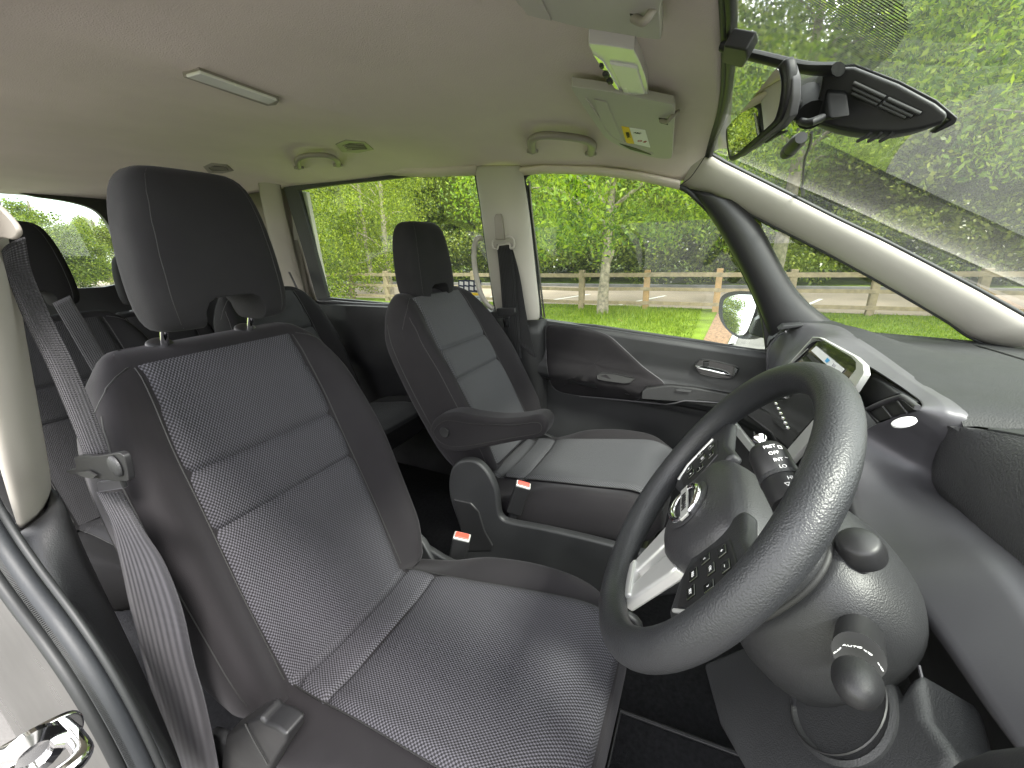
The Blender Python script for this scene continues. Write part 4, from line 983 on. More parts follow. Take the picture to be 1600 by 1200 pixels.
# satin band
pairs = [(V(-.715, .17, 1.262), X(1200, 650, -.62)), (V(-.66, .218, 1.303), X(1206, 622, -.52)), (V(-.58, .263, 1.322), X(1220, 592, -.42)), (V(-.48, .293, 1.331), X(1242, 566, -.33)),
    (V(-.33, .297, 1.332), Y(1274, 533, .212)), (V(-.19, .298, 1.333), Y(1320, 554, .240)), (V(-.08, .298, 1.333), Y(1362, 577, .262)), (V(.02, .298, 1.333), Y(1405, 604, .272)), (V(.08, .298, 1.334), Y(1426, 619, .275)),
    (V(.13, .298, 1.335), Y(1439, 630, .274)), (V(.160, .298, 1.327), Y(1439, 639, .267)), (Y(1484, 682, .299), Y(1418, 646, .257)), (Y(1463, 707, .299), Y(1388, 656, .245)), (Y(1449, 738, .299), Y(1350, 674, .230)),
    (Y(1456, 766, .299), Y(1330, 715, .216)), (Y(1492, 797, .298), Y(1324, 785, .207)), (Y(1542, 840, .297), Y(1345, 850, .206)), (Y(1600, 893, .295), Y(1400, 915, .213)), (V(.45, .292, 1.232), Y(1470, 1005, .226)), (V(.60, .288, 1.228), Y(1550, 1120, .236)), (V(.74, .285, 1.225), Y(1650, 1250, .24))]
upb = [a for a, b_ in pairs]; lob = [b_ for a, b_ in pairs]
NB = 150
def para(pts, n):
    return resample(cat(pts, 8), n)
# matched parameter along both edges
def seg_match(U, Lw, n=9):
    A = []; C = []
    for i in range(len(U)-1):
        for k in range(n):
            A.append((i, k/n))
    A.append((len(U)-2, 1.0))
    cu = cat(U, n); cl = cat(Lw, n); return cu, cl
cu_, cl_ = seg_match(upb, lob)
rows = []
nb = 14
for p, q in zip(cu_, cl_):
    L_ = (q-p).length; nrm = V(.10, -.75, .35).normalized(); r = [p+V(0, .02, -.006), p+V(0, .006, .000)]
    for k in range(nb+1):
        t = k/nb; bl = .009*min(1, L_/.05)*min(1, t/.14)**.55*min(1, (1-t)/.14)**.55
        r.append(p.lerp(q, t)+nrm*bl)
    r.append(q+V(0, .02, 0)); rows.append(r)
B().grid(rows).build('satin_band', SATIN, ds)
B().prism([Y(u, v, .300) for u, v in ((1300, 560), (1380, 575), (1450, 632), (1440, 660), (1340, 760), (1290, 760))], (0, .01, 0)).build('infill_backing', INK, ds)
B().prism([Y(u, v, .372) for u, v in ((1430, 655), (1500, 657), (1560, 661), (1640, 676), (1900, 730), (1900, 860), (1440, 780))], (0, .01, -.004)).build('tray_backing', INK, ds)
# centre vent panel and vent
def on_c(u, v, y): return Y(u, v, y)
ip = [(1360, 583), (1400, 608), (1428, 628), (1400, 645), (1345, 680), (1320, 740), (1300, 720), (1330, 610)]
B().prism([Y(u, v, .268) for u, v in ip], (0, .01, 0)).build('centre_infill', PLA, ds, bevel=.003)
B().prism([Y(u, v, .2645) for u, v in ((1362, 589), (1380, 598), (1402, 614), (1398, 619), (1370, 628), (1340, 642), (1330, 625))], (0, .014, 0)).build('upper_infill', PLA, ds, bevel=.005, seg=4)
vo = [(1332, 660), (1360, 648), (1395, 634), (1415, 625), (1434, 631), (1438, 638), (1400, 652), (1365, 668), (1340, 682)]
vent = [Y(u, v, .250) for u, v in ((1338, 662), (1346, 652), (1368, 640), (1385, 633), (1405, 625), (1411, 626), (1428, 640), (1400, 649), (1372, 659), (1348, 673), (1334, 686))]
B().prism(vent, (0, .006, 0)).build('air_vent', INK, ds)
for (a, c_), (d, e) in (((1345, 654), (1354, 669)), ((1357, 645), (1373, 660)), ((1379, 635), (1393, 652)), ((1402, 627), (1417, 645))):
    B().tube([Y(a, c_, .247), Y(d, e, .247)], .0013, 8).build('vent_vane', SATIN, ds)
B().tube(cat([Y(u, v, .248) for u, v in ((1326, 662), (1345, 646), (1375, 631), (1404, 621), (1412, 621), (1434, 637))], 4), .0038, 8).build('vent_frame', SATIN, ds)
B().tube(cat([topp(u, v) for u, v in ((1485, 531), (1530, 541), (1600, 562), (1680, 590))], 4), .0025, 6).build('screen_duct_seam', INK, ds)
# small white round sticker pad on the band
rp_ = root('round_sticker', Y(1413, 661, .236), 'small white round sticker stuck on the satin band below the centre vent', 'sticker')
# left end vent fins by the passenger door
b = B()
for k in range(7):
    p = X(1199+k*3.4, 542-k*4.2, -.66); q = X(1205+k*4.2, 530-k*2.6, -.63); b.tube([p, q], .0022, 6)
b.build('side_vent_fins', PLAB, ds)
B().prism([X(u, v, -.60) for u, v in ((1216, 516), (1224, 509), (1255, 507), (1256, 510), (1232, 514))], (-.05, 0, 0)).build('side_vent_housing', PLA, ds, bevel=.002)
B().tube(cat([X(1201, 592, -.63), X(1199, 550, -.63), X(1214, 527, -.62), X(1228, 518, -.60)], 5), .003, 8).build('band_edge_trim', SATIN, ds)
# head unit: silver frame, glossy panel and screen
def SP(u, v, off=0):      # plane of the head unit
    p0 = Y(1364, 577, .242); p1 = Y(1282, 528, .222); p2 = Y(1245, 715, .178)
    nn = (p1-p0).cross(p2-p0).normalized()
    if nn.y > 0: nn = -nn
    return PL(u, v, p0+nn*off, nn)
fo = [(1277, 528), (1289, 529), (1345, 559), (1359, 572), (1361, 586), (1345, 611), (1238, 732), (1210, 748), (1120, 640), (1241, 568)]
fi = [(1277, 530.5), (1288, 531), (1339, 561), (1347, 569), (1347, 580), (1330, 602), (1232, 712), (1206, 728), (1135, 640), (1243, 568)]
fo = [SP(u, v, .0) for u, v in fo]; fi_ = [SP(u, v, .0) for u, v in fi]
nn_ = (fo[3]-fo[1]).cross(fo[6]-fo[1]).normalized(); nn_ = nn_ if nn_.y < 0 else -nn_
hu = root('head_unit', fo[4], 'glossy black centre touchscreen unit in a silver frame, behind the steering wheel', 'head unit')
B().ring(fo, fi_, nn_*.010).build('silver_frame', SILV, hu, bevel=.003)
B().prism(fi_, nn_*.004).build('gloss_panel', GLOSS, hu)
B().prism([SP(u, v, .0045) for u, v in ((1250, 565), (1279, 534), (1288, 534), (1338, 564), (1343, 572), (1341, 580), (1318, 604), (1240, 690), (1180, 620))], nn_*.002).build('screen', SCRN, hu)
B().tube([SP(u, v, .0075) for u, v in ((1236, 568), (1246, 560), (1262, 545))], .0012, 6).build('panel_edge', SILV, hu)
# label on screen: sticker
B().prism([SP(u, v, .0075) for u, v in ((1262, 554), (1281, 568), (1312, 588), (1320, 578), (1300, 565), (1277, 542))][:0] or [SP(u, v, .0075) for u, v in ((1268, 548), (1276, 541), (1320, 577), (1311, 587))], nn_*.001).build('white_label', WHITE, hu)
B().prism([SP(u, v, .009) for u, v in ((1289, 564), (1293, 559), (1297, 563), (1292, 567))], nn_*.0005).build('blue_mark', BLUE, hu)
xx = (SP(1320, 577)-SP(1276, 541)).normalized(); yy_ = (SP(1276, 541)-SP(1268, 548))
text('label_print', 'Ill Il ll', mk('grey_print', (.35, .35, .36), .6), hu, SP(1303, 571, .009), xx, yy_, .008, .0002)
B().prism([SP(u, v, .0068) for u, v in ((1262, 556), (1266, 552), (1300, 585), (1294, 592))], nn_*.002).build('card_slot', INK, hu)
# climate panel buttons seen through the wheel
b = B()
for k in range(6):
    b.box(SP(1212+k*3.6, 630+k*7.5, .007), (.010, .006, .006))
b.build('climate_buttons', CHR, hu, bevel=.001)
# centre stack below, lower dash, knee panel
B().prism([V(-.30, .20, 1.22), V(.10, .20, 1.22), V(.10, .14, .95), V(.08, .22, .70), V(-.28, .22, .70), V(-.30, .14, .95)], (0, .12, 0)).build('centre_stack', PLAB, ds, bevel=.01)
B().tube([Y(1175, 640, .14), Y(1180, 690, .13), Y(1195, 720, .13)], .0015, 6).build('stack_edge', SATIN, ds)
B().grid([[V(x, y, z) for x in (-.74, -.5, -.3, -.1, .1)] for y, z in ((.24, 1.28), (.20, 1.20), (.20, 1.05), (.26, .98), (.42, .94), (.50, .6), (.8, .45))]).build('glovebox_front', PLAD, ds, solid=.01)
# driver side lower dash (dark recess below band) and knee panel
B().grid([[V(x, y, z) for x in (.08, .25, .45, .6, .76)] for y, z in ((.33, 1.22), (.34, 1.10), (.33, .98), (.36, .85), (.52, .62), (.85, .46))]).build('knee_bolster', PLAD, ds, solid=.01)
kp = [(1095, 1035), (1160, 1008), (1250, 1020), (1330, 1060), (1400, 1085), (1430, 1040), (1445, 1120), (1490, 1180), (1460, 1290), (1250, 1290), (1170, 1220), (1120, 1130)]
kpts = [PL(u, v, (.42, .135, 1.12), (.15, -.8, .6)) for u, v in kp]
B().prism(kpts, V(0, .05, -.02)).build('column_cover', PLA, ds, bevel=.014, seg=4)
rn = V(.15, -.8, .6).normalized(); rc = PL(1312, 1100, (.42, .135, 1.12), rn)
B().lathe(rc, rn, [(.052, -.01), (.052, .003), (.048, .005), (.045, .001), (.001, .001)], 44).build('round_cover', PLA, ds)
B().tube([rc+rn*.0055+(V(1, 0, 0)*math.cos(q)+V(0, .6, .8)*math.sin(q))*.0480 for q in [2*math.pi*k/40 for k in range(40)]], .0012, 6, closed=True).build('cover_ring', PLAB, ds)
B().tube(cat([Y(u, v, .20) for u, v in ((1436, 1040), (1444, 1075), (1446, 1105), (1441, 1120))], 4), .0013, 6).build('panel_highlight', SATIN, ds)
lw = [(1420, 1250), (1440, 1205), (1475, 1175), (1520, 1155), (1580, 1145), (1640, 1150), (1700, 1300), (1500, 1350)]
B().prism([Y(u, v, .16) for u, v in lw], (0, .1, 0)).build('lower_tray', PLAD, ds, bevel=.03, seg=5)
# round sticker
c0 = Y(1413, 661, .232); sn = V(.0, -.52, .85).normalized()
B().lathe(c0, sn, [(.0125, 0), (.0125, .0022), (.0118, .0027), (.001, .0027)], 32).build('pad', WHITE, rp_)
# ================================================================ windscreen and what hangs on it
ws = root('windscreen', (0, .4, 1.55), 'raked windscreen glass with dotted shade band and an uneven pale film', 'windscreen')
rows = []
for i in range(12):
    f = i/11; y = -.035+1.03*f
    rows.append([V(x*(1+.06*f), y-.05*(abs(x)/.69)**2.2*(1-f), 1.838-.60*(y+.03)+.02*(1-(x/.7)**2)*math.sin(math.pi*min(1, f*1.2))-.035*(abs(x)/.69)**3*(1-f)) for x in [-.69+1.4*k/20 for k in range(21)]])
B().grid(rows).build('glass', GLW, ws)  # pale film varies at random over the whole glass
# dotted shade band
dm = bpy.data.materials.new('dotted_shade'); dm.use_nodes = True; n_ = dm.node_tree.nodes; l_ = dm.node_tree.links
t_ = n_.new('ShaderNodeTexCoord'); s_ = n_.new('ShaderNodeSeparateXYZ'); l_.new(t_.outputs['Object'], s_.inputs[0])
a_ = math_node(n_, l_, 'SINE', math_node(n_, l_, 'MULTIPLY', math_node(n_, l_, 'ADD', s_.outputs['X'], math_node(n_, l_, 'MULTIPLY', s_.outputs['Y'], .35)), 2*math.pi/.0046))
g_ = math_node(n_, l_, 'GREATER_THAN', a_, -.15)
tr_ = n_.new('ShaderNodeBsdfTransparent'); mxs_ = n_.new('ShaderNodeMixShader'); l_.new(g_, mxs_.inputs[0]); l_.new(n_['Principled BSDF'].outputs[0], mxs_.inputs[1]); l_.new(tr_.outputs[0], mxs_.inputs[2]); l_.new(mxs_.outputs[0], n_['Material Output'].inputs['Surface'])
n_['Principled BSDF'].inputs['Base Color'].default_value = (.05, .055, .05, 1)
sh = [(1150, -20), (1150, 50), (1180, 78), (1250, 98), (1300, 104), (1330, 104), (1362, 112), (1400, 78), (1421, 40), (1415, 15), (1392, -20)]
B().face([WS(u, v, -.006) for u, v in sh]).build('shade_band', dm, ws)
sh = [(1135, 92), (1230, 118), (1215, 150), (1170, 182), (1112, 176)]
B().face([WS(u, v, -.006) for u, v in sh]).build('shade_band', dm, ws)
# cable trunking along the glass edge and mirror mount
B().tube(cat([WS(u, v, -.016) for u, v in ((1128, 72), (1150, 80), (1200, 92), (1260, 106), (1310, 108))], 4), .011, 10, flat=.6).build('trunking', PLAB, ws)
sn_ = root('screen_sensor', WS(1165, 60, -.02), 'small black sensor box on the windscreen edge by the headliner', 'sensor box')
B().prism([WS(u, v, -.022) for u, v in ((1147, 42), (1184, 48), (1186, 62), (1176, 80), (1142, 72))], V(0, -.010, -.018)).build('housing', PLAB, sn_, bevel=.003)
# dash camera / sensor housing
hc_ = root('camera_housing', WS(1380, 150, -.03), 'large black slotted sensor housing on the windscreen behind the mirror', 'sensor housing')
HP = WS(1380, 165, -.03); HN = V(.75, -.55, -.35)
crease = [(1258, 186), (1275, 191), (1310, 201), (1350, 207), (1400, 208), (1440, 203), (1474, 193)]
body = [(1286, 112), (1302, 105), (1335, 104), (1404, 131), (1462, 162), (1482, 178)]+crease[::-1]+[(1266, 172), (1279, 150)]
bb = [PL(u, v, HP, HN) for u, v in body]
vd = (HP-CAM).normalized()
B().prism(bb, vd*.09).build('housing', PLAD, hc_, bevel=.010, seg=5)
lowr = [(1270, 199), (1292, 210), (1318, 218), (1350, 222), (1398, 223), (1436, 212), (1468, 198)]
rows = [[PL(u, v-5, HP+HN.normalized()*-.004, HN) for u, v in crease], [PL(u, v, HP, HN) for u, v in crease], [PL(u*.5+a*.5, v*.5+c_*.5, HP, HN)+vd*.012 for (u, v), (a, c_) in zip(crease, lowr)], [PL(u, v, HP, HN)+vd*.035 for u, v in lowr], [PL(u, v-6, HP, HN)+vd*.08 for u, v in lowr]]
B().grid(rows).build('lower_cover', PLA, hc_, sub=1)
rim_ = [PL(u, v, WS(1380, 165, -.02), V(.75, -.55, -.35)) for u, v in ((1290, 104), (1335, 99), (1406, 126), (1464, 156), (1497, 184), (1492, 194), (1462, 208), (1455, 208), (1484, 188), (1458, 165), (1400, 137), (1335, 108))]
B().prism(rim_, vd*.06).build('glass_rim', PLAB, hc_, bevel=.002)
b = B()
for (a, c_), (d, e) in (((1334, 130), (1438, 178)), ((1333, 138), (1426, 182)), ((1332, 146), (1416, 184))):
    for t0, t1 in ((0, .47), (.51, 1)):
        P0 = PL(a+(d-a)*t0, c_+(e-c_)*t0, WS(1380, 165, -.03)+V(.002, -.001, -.001), V(.75, -.55, -.35)); P1_ = PL(a+(d-a)*t1, c_+(e-c_)*t1, WS(1380, 165, -.03)+V(.002, -.001, -.001), V(.75, -.55, -.35))
        b.tube([P0, P1_], .0024, 8)
for u0 in (1343, 1360, 1378):
    b.tube(cat([PL(u, v, WS(1380, 165, -.03)+V(.002, -.001, -.001), V(.75, -.55, -.35)) for u, v in ((u0+18, 207), (u0+12, 213), (u0-4, 221))], 3), .002, 6)
b.build('vent_slots', INK, hc_)
# mirror
mr_ = root('rear_view_mirror', Y(1190, 175, .03), 'interior rear view mirror on a black arm below the windscreen', 'mirror', 'mirrors')
# mirror glass as a real plane turned towards the driver's seat
mo = [(1137, 204), (1143, 192), (1165, 168), (1200, 124), (1213, 108), (1220, 106), (1224, 130), (1222, 156), (1216, 180), (1206, 195), (1170, 226), (1148, 244), (1141, 240)]
mc = V(.14, .055, 1.695); mn = V(.55, -.83, .02).normalized()
# plane chosen so that the glass is a 0.24 m wide mirror seen obliquely
mn = V(.30, -.93, -.22).normalized()
mc = PL(1185, 175, V(.10, .02, 1.70), mn)
mg = cat([PL(u, v, mc, mn) for u, v in mo], 3, True)
cen = sum(mg, V(0, 0, 0))/len(mg)
B().prism([cen+(p-cen)*1.13-mn*.0005 for p in mg], -mn*.012).build('mirror_casing', PLAB, mr_, bevel=.004, seg=4)
rim2 = [(1213, 103), (1224, 101), (1232, 105), (1238, 125), (1238, 155), (1233, 183), (1219, 201), (1190, 223), (1155, 246), (1147, 247), (1165, 232), (1205, 197), (1218, 182), (1225, 156), (1226, 130), (1222, 108)]
B().prism([PL(u, v, mc-mn*.004, mn) for u, v in rim2], -mn*.010).build('casing_side', SATIN, mr_, bevel=.003)
B().prism([cen+(p-cen)*.97+mn*.001 for p in mg], mn*.0008).build('mirror_glass', MIRR, mr_)
arm_ = Y(1245, 172, .07); B().tube([PL(1222, 165, mc-mn*.02, mn), arm_, Y(1276, 162, .15)], [.010, .012, .010], 14).build('mirror_arm', MATT, mr_)
B().tube([Y(1262, 150, .085), Y(1268, 180, .085)], .017, 14).build('arm_knuckle', MATT, mr_)
B().tube(cat([Y(1245, 186, .075), Y(1262, 192, .075), Y(1285, 184, .09)], 3), .0045, 8).build('wire_loop', PLAB, mr_)
B().prism([Y(u, v, .095) for u, v in ((1232, 108), (1290, 116), (1296, 185), (1268, 194), (1244, 188), (1240, 150))], (0, .02, .0)).build('mount_bracket', MATT, mr_, bevel=.003)
B().prism([PL(u, v, mc-mn*.01, mn) for u, v in ((1190, 222), (1208, 208), (1226, 204), (1224, 208), (1208, 216), (1196, 224))], -mn*.005).build('dip_lever', PLAB, mr_, bevel=.001)
dc = root('dash_camera', WS(1240, 230, -.03), 'small cylindrical dash camera under the mirror with hanging cable', 'dash camera')
d0 = WS(1228, 240, -.035); d1 = WS(1252, 215, -.02)
B().tube([d0, d0.lerp(d1, .15), d0.lerp(d1, .8), d1], [.011, .0135, .0135, .010], 20).build('camera_body', PLAB, dc)
B().tube([d0.lerp(d1, .28), d0.lerp(d1, .36)], .0142, 20).build('camera_ring', PLA, dc)
B().tube(cat([WS(u, v, -.02) for u, v in ((1268, 207), (1266, 225), (1257, 250), (1255, 275))]+[WS(1254, 296, -.02)], 5), .0024, 8).build('cable', PLAB, dc)
B().tube([WS(1254, 292, -.02), WS(1255, 303, -.02)], [.005, .0055], 10).build('plug', PLAB, dc)
# small round badge sticker seen behind the mirror
# ================================================================ door mirror outside
dmr = root('door_mirror', X(1160, 495, -.95), 'dark door mirror outside the passenger window, reflecting trees and sky', 'mirror', 'mirrors')
mo2 = [(1131, 476), (1136, 466), (1150, 461), (1175, 461), (1184, 463), (1183, 478), (1176, 500), (1167, 520), (1156, 524), (1141, 515), (1132, 500)]
mn2 = V(.62, -.78, .15).normalized(); mc2 = PL(1158, 492, V(-.98, .10, 1.27), mn2)
g2 = cat([PL(u, v, mc2, mn2) for u, v in mo2], 4, True)
ho = [(1125, 478), (1130, 463), (1148, 456), (1185, 457), (1200, 463), (1206, 480), (1198, 505), (1180, 522), (1166, 529), (1150, 525), (1135, 512), (1126, 496)]
hh = cat([PL(u, v, mc2-mn2*.004, mn2) for u, v in ho], 3, True); cen = sum(hh, V(0, 0, 0))/len(hh)
B().grid([[cen+(p-cen)*s-mn2*d for p in hh] for s, d in ((.93, -.002), (1.0, 0), (1.0, .04), (.9, .07), (.5, .09), (.02, .092))], cv=True).build('mirror_casing', PLAB, dmr)
B().grid([[cen+(p-cen)*s-mn2*d for p in hh] for s, d in ((.02, -.001), (.9, -.001), (1.02, -.004), (1.02, .02))], cv=True).build('mirror_bezel', PLAB, dmr)
B().prism([cen+(p-cen)*.995+mn2*.004 for p in g2], mn2*.001).build('mirror_glass', MIRR, dmr)
B().prism([X(u, v, -.80) for u, v in ((1180, 500), (1200, 490), (1205, 530), (1188, 528), (1170, 522))], (-.06, 0, 0)).build('mirror_foot', PLAB, dmr, bevel=.006)

# ================================================================ outside
SC.cycles.use_denoising = True
import numpy as np
rng = np.random.default_rng(11)
def np_mesh(name, verts, faces, mat, smooth=False):
    me = bpy.data.meshes.new(name); nv, nf, k = len(verts), len(faces), faces.shape[1]
    me.vertices.add(nv); me.vertices.foreach_set('co', verts.astype(np.float32).ravel())
    me.loops.add(nf*k); me.loops.foreach_set('vertex_index', faces.astype(np.int32).ravel())
    me.polygons.add(nf); me.polygons.foreach_set('loop_start', np.arange(0, nf*k, k, dtype=np.int32)); me.polygons.foreach_set('loop_total', np.full(nf, k, dtype=np.int32))
    me.update(calc_edges=True); me.materials.append(mat); return me
def link(name, me, parent=None):
    o = bpy.data.objects.new(name, me); COL.objects.link(o)
    if parent: o.parent = parent
    return o
def leaves(cent, size, aspect=.5, droop=0.0):
    """one bent quad pair per leaf around given centres"""
    n = len(cent); d = rng.normal(size=(n, 3)); d[:, 2] -= droop; d /= np.linalg.norm(d, axis=1)[:, None]
    e = np.cross(d, rng.normal(size=(n, 3))); e /= np.linalg.norm(e, axis=1)[:, None]
    s = (size*rng.uniform(.6, 1.3, n))[:, None]
    v = np.stack([cent-d*s*.5, cent+e*s*aspect*.5, cent+d*s*.5, cent-e*s*aspect*.5], 1).reshape(-1, 3)
    return v, np.arange(n*4).reshape(n, 4)
def clumps(blobs, per, shell=.55):
    """leaf centres scattered in lumpy blobs (x,y,z,r)"""
    out = []
    for (x, y, z, r) in blobs:
        k = int(per*r*r)
        if k < 3: continue
        q = rng.normal(size=(k, 3)); q /= np.linalg.norm(q, axis=1)[:, None]; rad = r*(shell+(1-shell)*rng.random(k))**.8
        out.append(np.array([x, y, z])+q*rad[:, None]*np.array([1, 1, .8]))
    return np.concatenate(out)
LBIRCH = mk_leaf('birch_leaf', (.028, .052, .006), (.130, .18, .012), (.22, .255, .02))  # darkest tone of the leaf sets stands for shaded gaps in the crowns
LASH = mk_leaf('ash_leaf', (.022, .055, .007), (.115, .19, .014), (.23, .29, .025))
LHEDGE = mk_leaf('hedge_leaf', (.018, .036, .006), (.12, .165, .02), (.24, .265, .045), tr=.3)
LWOOD = mk_leaf('wood_leaf', (.015, .032, .005), (.095, .14, .015), (.185, .22, .025), tr=.4)
BLOSS = mk_leaf('blossom', (.5, .5, .42), (.6, .6, .5), (.65, .62, .5), tr=.2)
BARK = mk('bark', (.16, .14, .11), .9, bump=[('noise', 14, .8, .02)], var=.5, vscale=9)
BIRB = mk('birch_bark', (.22, .185, .14), .85, bump=[('noise', 20, .6, .01)], var=.45, vscale=14)
TIMB = mk('weathered_timber', (.20, .155, .095), .85, bump=[('noise', 60, .5, .004)], var=.25, vscale=10)
TIMN = mk('newer_timber', (.28, .17, .075), .8, bump=[('noise', 60, .5, .004)], var=.2, vscale=10)
GRS = mk('grass_ground', (.115, .165, .018), .95, spec=.1, bump=[('noise', 30, .6, .03)], var=.35, vscale=2.5)
ROAD = mk('pinkish_tarmac', (.27, .215, .165), .9, bump=[('noise', 90, .3, .003)], var=.10, vscale=1.3)
ASPH = mk('grey_asphalt', (.13, .125, .12), .9, bump=[('noise', 120, .5, .004)], var=.2, vscale=3)
MULC = mk('bark_mulch', (.20, .12, .07), .95, bump=[('noise', 50, 1, .02)], var=.5, vscale=20)
LINE = mk('white_line_paint', (.70, .69, .66), .7, var=.15, vscale=8)
def sheet(name, pts, mat, z):
    o = B().face([V(x, y, z) for x, y in pts]).build(name, mat); tag(o, kind='structure'); return o
g = sheet('ground', [(-300, -300), (300, -300), (300, 300), (-300, 300)], GRS, 0); 
sheet('road', [(-10.4, -60), (-15.6, -60), (-15.6, 60), (-10.4, 60)], ROAD, .006)
sheet('car_park', [(-1.3, -9), (6, -9), (6, 14), (-1.3, 14), (-1.7, 8), (-1.3, 2)], ASPH, .006)
ap_ = [Z(u, v, 0) for u, v in ((1132, 520), (1205, 500), (1235, 560), (1150, 560))]
sheet('path', [(-1.3, .2), (-1.3, 1.6), (-6.2, 1.9), (-9.7, 1.0), (-9.7, .55), (-6, .2)], ASPH, .010)
sheet('mulch_strip', [(-6.4, -.12), (-6.4, .24), (-6.5, .24), (-9.7, .55), (-9.8, .05), (-6, -.15)], MULC, .012)
wl2 = sheet('painted_line', [(-6.4, .25), (-6.4, .35), (-6.5, .35), (-9.7, .66), (-9.7, .58), (-6, .21)], LINE, .018)
for i, y in enumerate((-9.6, -7.2, -4.8, -2.4, 1.6, 4.2, 6.8)):
    o = sheet('painted_line', [(-10.6, y), (-13.0, y+.9), (-13.0, y+1.0), (-10.6, y+.1)], LINE, .012)
k_ = B().prism([V(-15.6, -60, 0), V(-15.75, -60, 0), V(-15.75, 60, 0), V(-15.6, 60, 0)], (0, 0, .12)).build('kerb', ASPH, None, bevel=.01); tag(k_, kind='structure')
# grass blades on the verge
n = 60000
gx = rng.uniform(-10.3, -2.2, n); gy = rng.uniform(-7.5, 7, n); keep = ~((gy > -.3) & (gy < 2.0)); gx, gy = gx[keep], gy[keep]; n = len(gx)
hgt = rng.uniform(.03, .07, n)+.12*np.exp(-((gx+9.0)**2+(gy+1.9)**2)/1.1)*rng.uniform(.4, 1.5, n)
an = rng.uniform(0, 2*np.pi, n); wd = .006+.004*rng.random(n); ln = rng.normal(0, .35, (n, 2))*hgt[:, None]
base = np.stack([gx, gy, np.zeros(n)], 1); dx = np.stack([np.cos(an)*wd, np.sin(an)*wd, np.zeros(n)], 1); tip = base+np.stack([ln[:, 0], ln[:, 1], hgt], 1)
vv = np.stack([base-dx, base+dx, tip], 1).reshape(-1, 3)
GBL = mk_leaf('grass_blade', (.085, .145, .010), (.14, .205, .015), (.21, .26, .03))
o = link('grass', np_mesh('grass', vv, np.arange(n*3).reshape(n, 3), GBL)); tag(o, 'short bright green grass verge between the car and the timber fence', 'grass', kind='stuff')
# fence
fe = root('timber_fence', (-10, -2, 0), 'low timber post and rail fence between the grass verge and the road', 'fence')
rp2 = [(-20, -9.75), (-9.83, -9.86), (-4.75, -9.9), (-3.16, -9.72), (-1.59, -10.0), (0, -9.98), (2.91, -10.2), (4.5, -10.2), (6.1, -10.3), (7.7, -10.3), (9.3, -10.35), (11, -10.4)]
posts = [-13.0, -11.4, -9.83, -8.2, -6.5, -4.75, -3.16, -1.59, 0, 1.45, 2.91, 4.5, 6.1, 7.7, 9.3, 11]
fx = lambda y: float(np.interp(y, [p[0] for p in rp2], [p[1] for p in rp2]))
p0 = None
for i, y in enumerate(posts):
    if p0 is None:
        p0 = B().box((fx(y), y, .48), (.13, .135, 1.0)).build('post', TIMB, fe, bevel=.006); px0 = (fx(y), y)
    else:
        p = p0.copy(); p.data = p0.data.copy() if i in (7, 8) else p0.data
        if i in (7, 8): p.data.materials[0] = TIMN
        COL.objects.link(p); p.parent = fe; p.location = (fx(y)-px0[0], y-px0[1], random.uniform(-.03, .03)); 
for z, h in ((.845, .10), (.50, .08), (.17, .08)):
    for ya, yb in zip(posts, posts[1:]):
        a = V(fx(ya)+.055, ya-.04, z+random.uniform(-.012, .012)); c = V(fx(yb)+.055, yb+.04, z+random.uniform(-.012, .012))
        d = c-a; B().box((a+c)/2, (.035, d.length, h), d.to_track_quat('Y', 'Z')).build('rail', TIMB, fe, bevel=.004)
# trees
def trunk_mesh(b, pts, r0, r1, n=10):
    P = cat([V(*p) for p in pts], 4); L = len(P); b.tube(P, [r0+(r1-r0)*i/(L-1) for i in range(L)], n)
def limbs(b, base, h0, h1, spread, count, r, rs):
    for i in range(count):
        t = i/max(1, count-1); z = h0+(h1-h0)*t; an = rs.uniform(0, 6.28); ln = spread*(1-.5*t)*rs.uniform(.6, 1)
        p0 = Vector(base)+V(0, 0, z); p1 = p0+V(math.cos(an)*ln*.5, math.sin(an)*ln*.5, ln*.35); p2 = p0+V(math.cos(an)*ln, math.sin(an)*ln, ln*.45+rs.uniform(-.2, .3))
        trunk_mesh(b, [p0, p1, p2], r*(1-.6*t), .012, 6)
def tree(name, base, label, leafmat, bark, blobs, per, lsize, trunk, lim, group='trees beyond the car', droop=0, aspect=.5, shell=.3):
    t = root(name, base, label, 'tree', group); b = B()
    bx, by = base[0], base[1]
    for pts, r0, r1 in trunk: trunk_mesh(b, [V(bx+p[0], by+p[1], p[2]) for p in pts], r0, r1)
    rs = random.Random(hash(name) % 99+int(abs(bx)*10)); limbs(b, (bx, by, 0), *lim, rs)
    b.build('trunk', bark, t)
    c = clumps(blobs, per, shell); v, f = leaves(c, lsize, aspect, droop); v = v-np.array(base)
    o = link('crown', np_mesh('crown', v, f, leafmat), t); return t
def blobfield(x0, x1, y0, y1, z0, z1, r0, r1, n, rs=rng):
    return [(rs.uniform(x0, x1), rs.uniform(y0, y1), rs.uniform(z0, z1), rs.uniform(r0, r1)) for _ in range(n)]
def dome(w, h0, h1, n, r0, r1, rs=rng):
    out = []
    while len(out) < n:
        x, y = rs.uniform(-w, w), rs.uniform(-w, w); z = rs.uniform(h0, h1); k = (z-h0)/(h1-h0); rr = w*math.sin(math.pi*min(1, .18+k*.85))**.6
        if x*x+y*y < rr*rr: out.append((x, y, z, rs.uniform(r0, r1)))
    return out
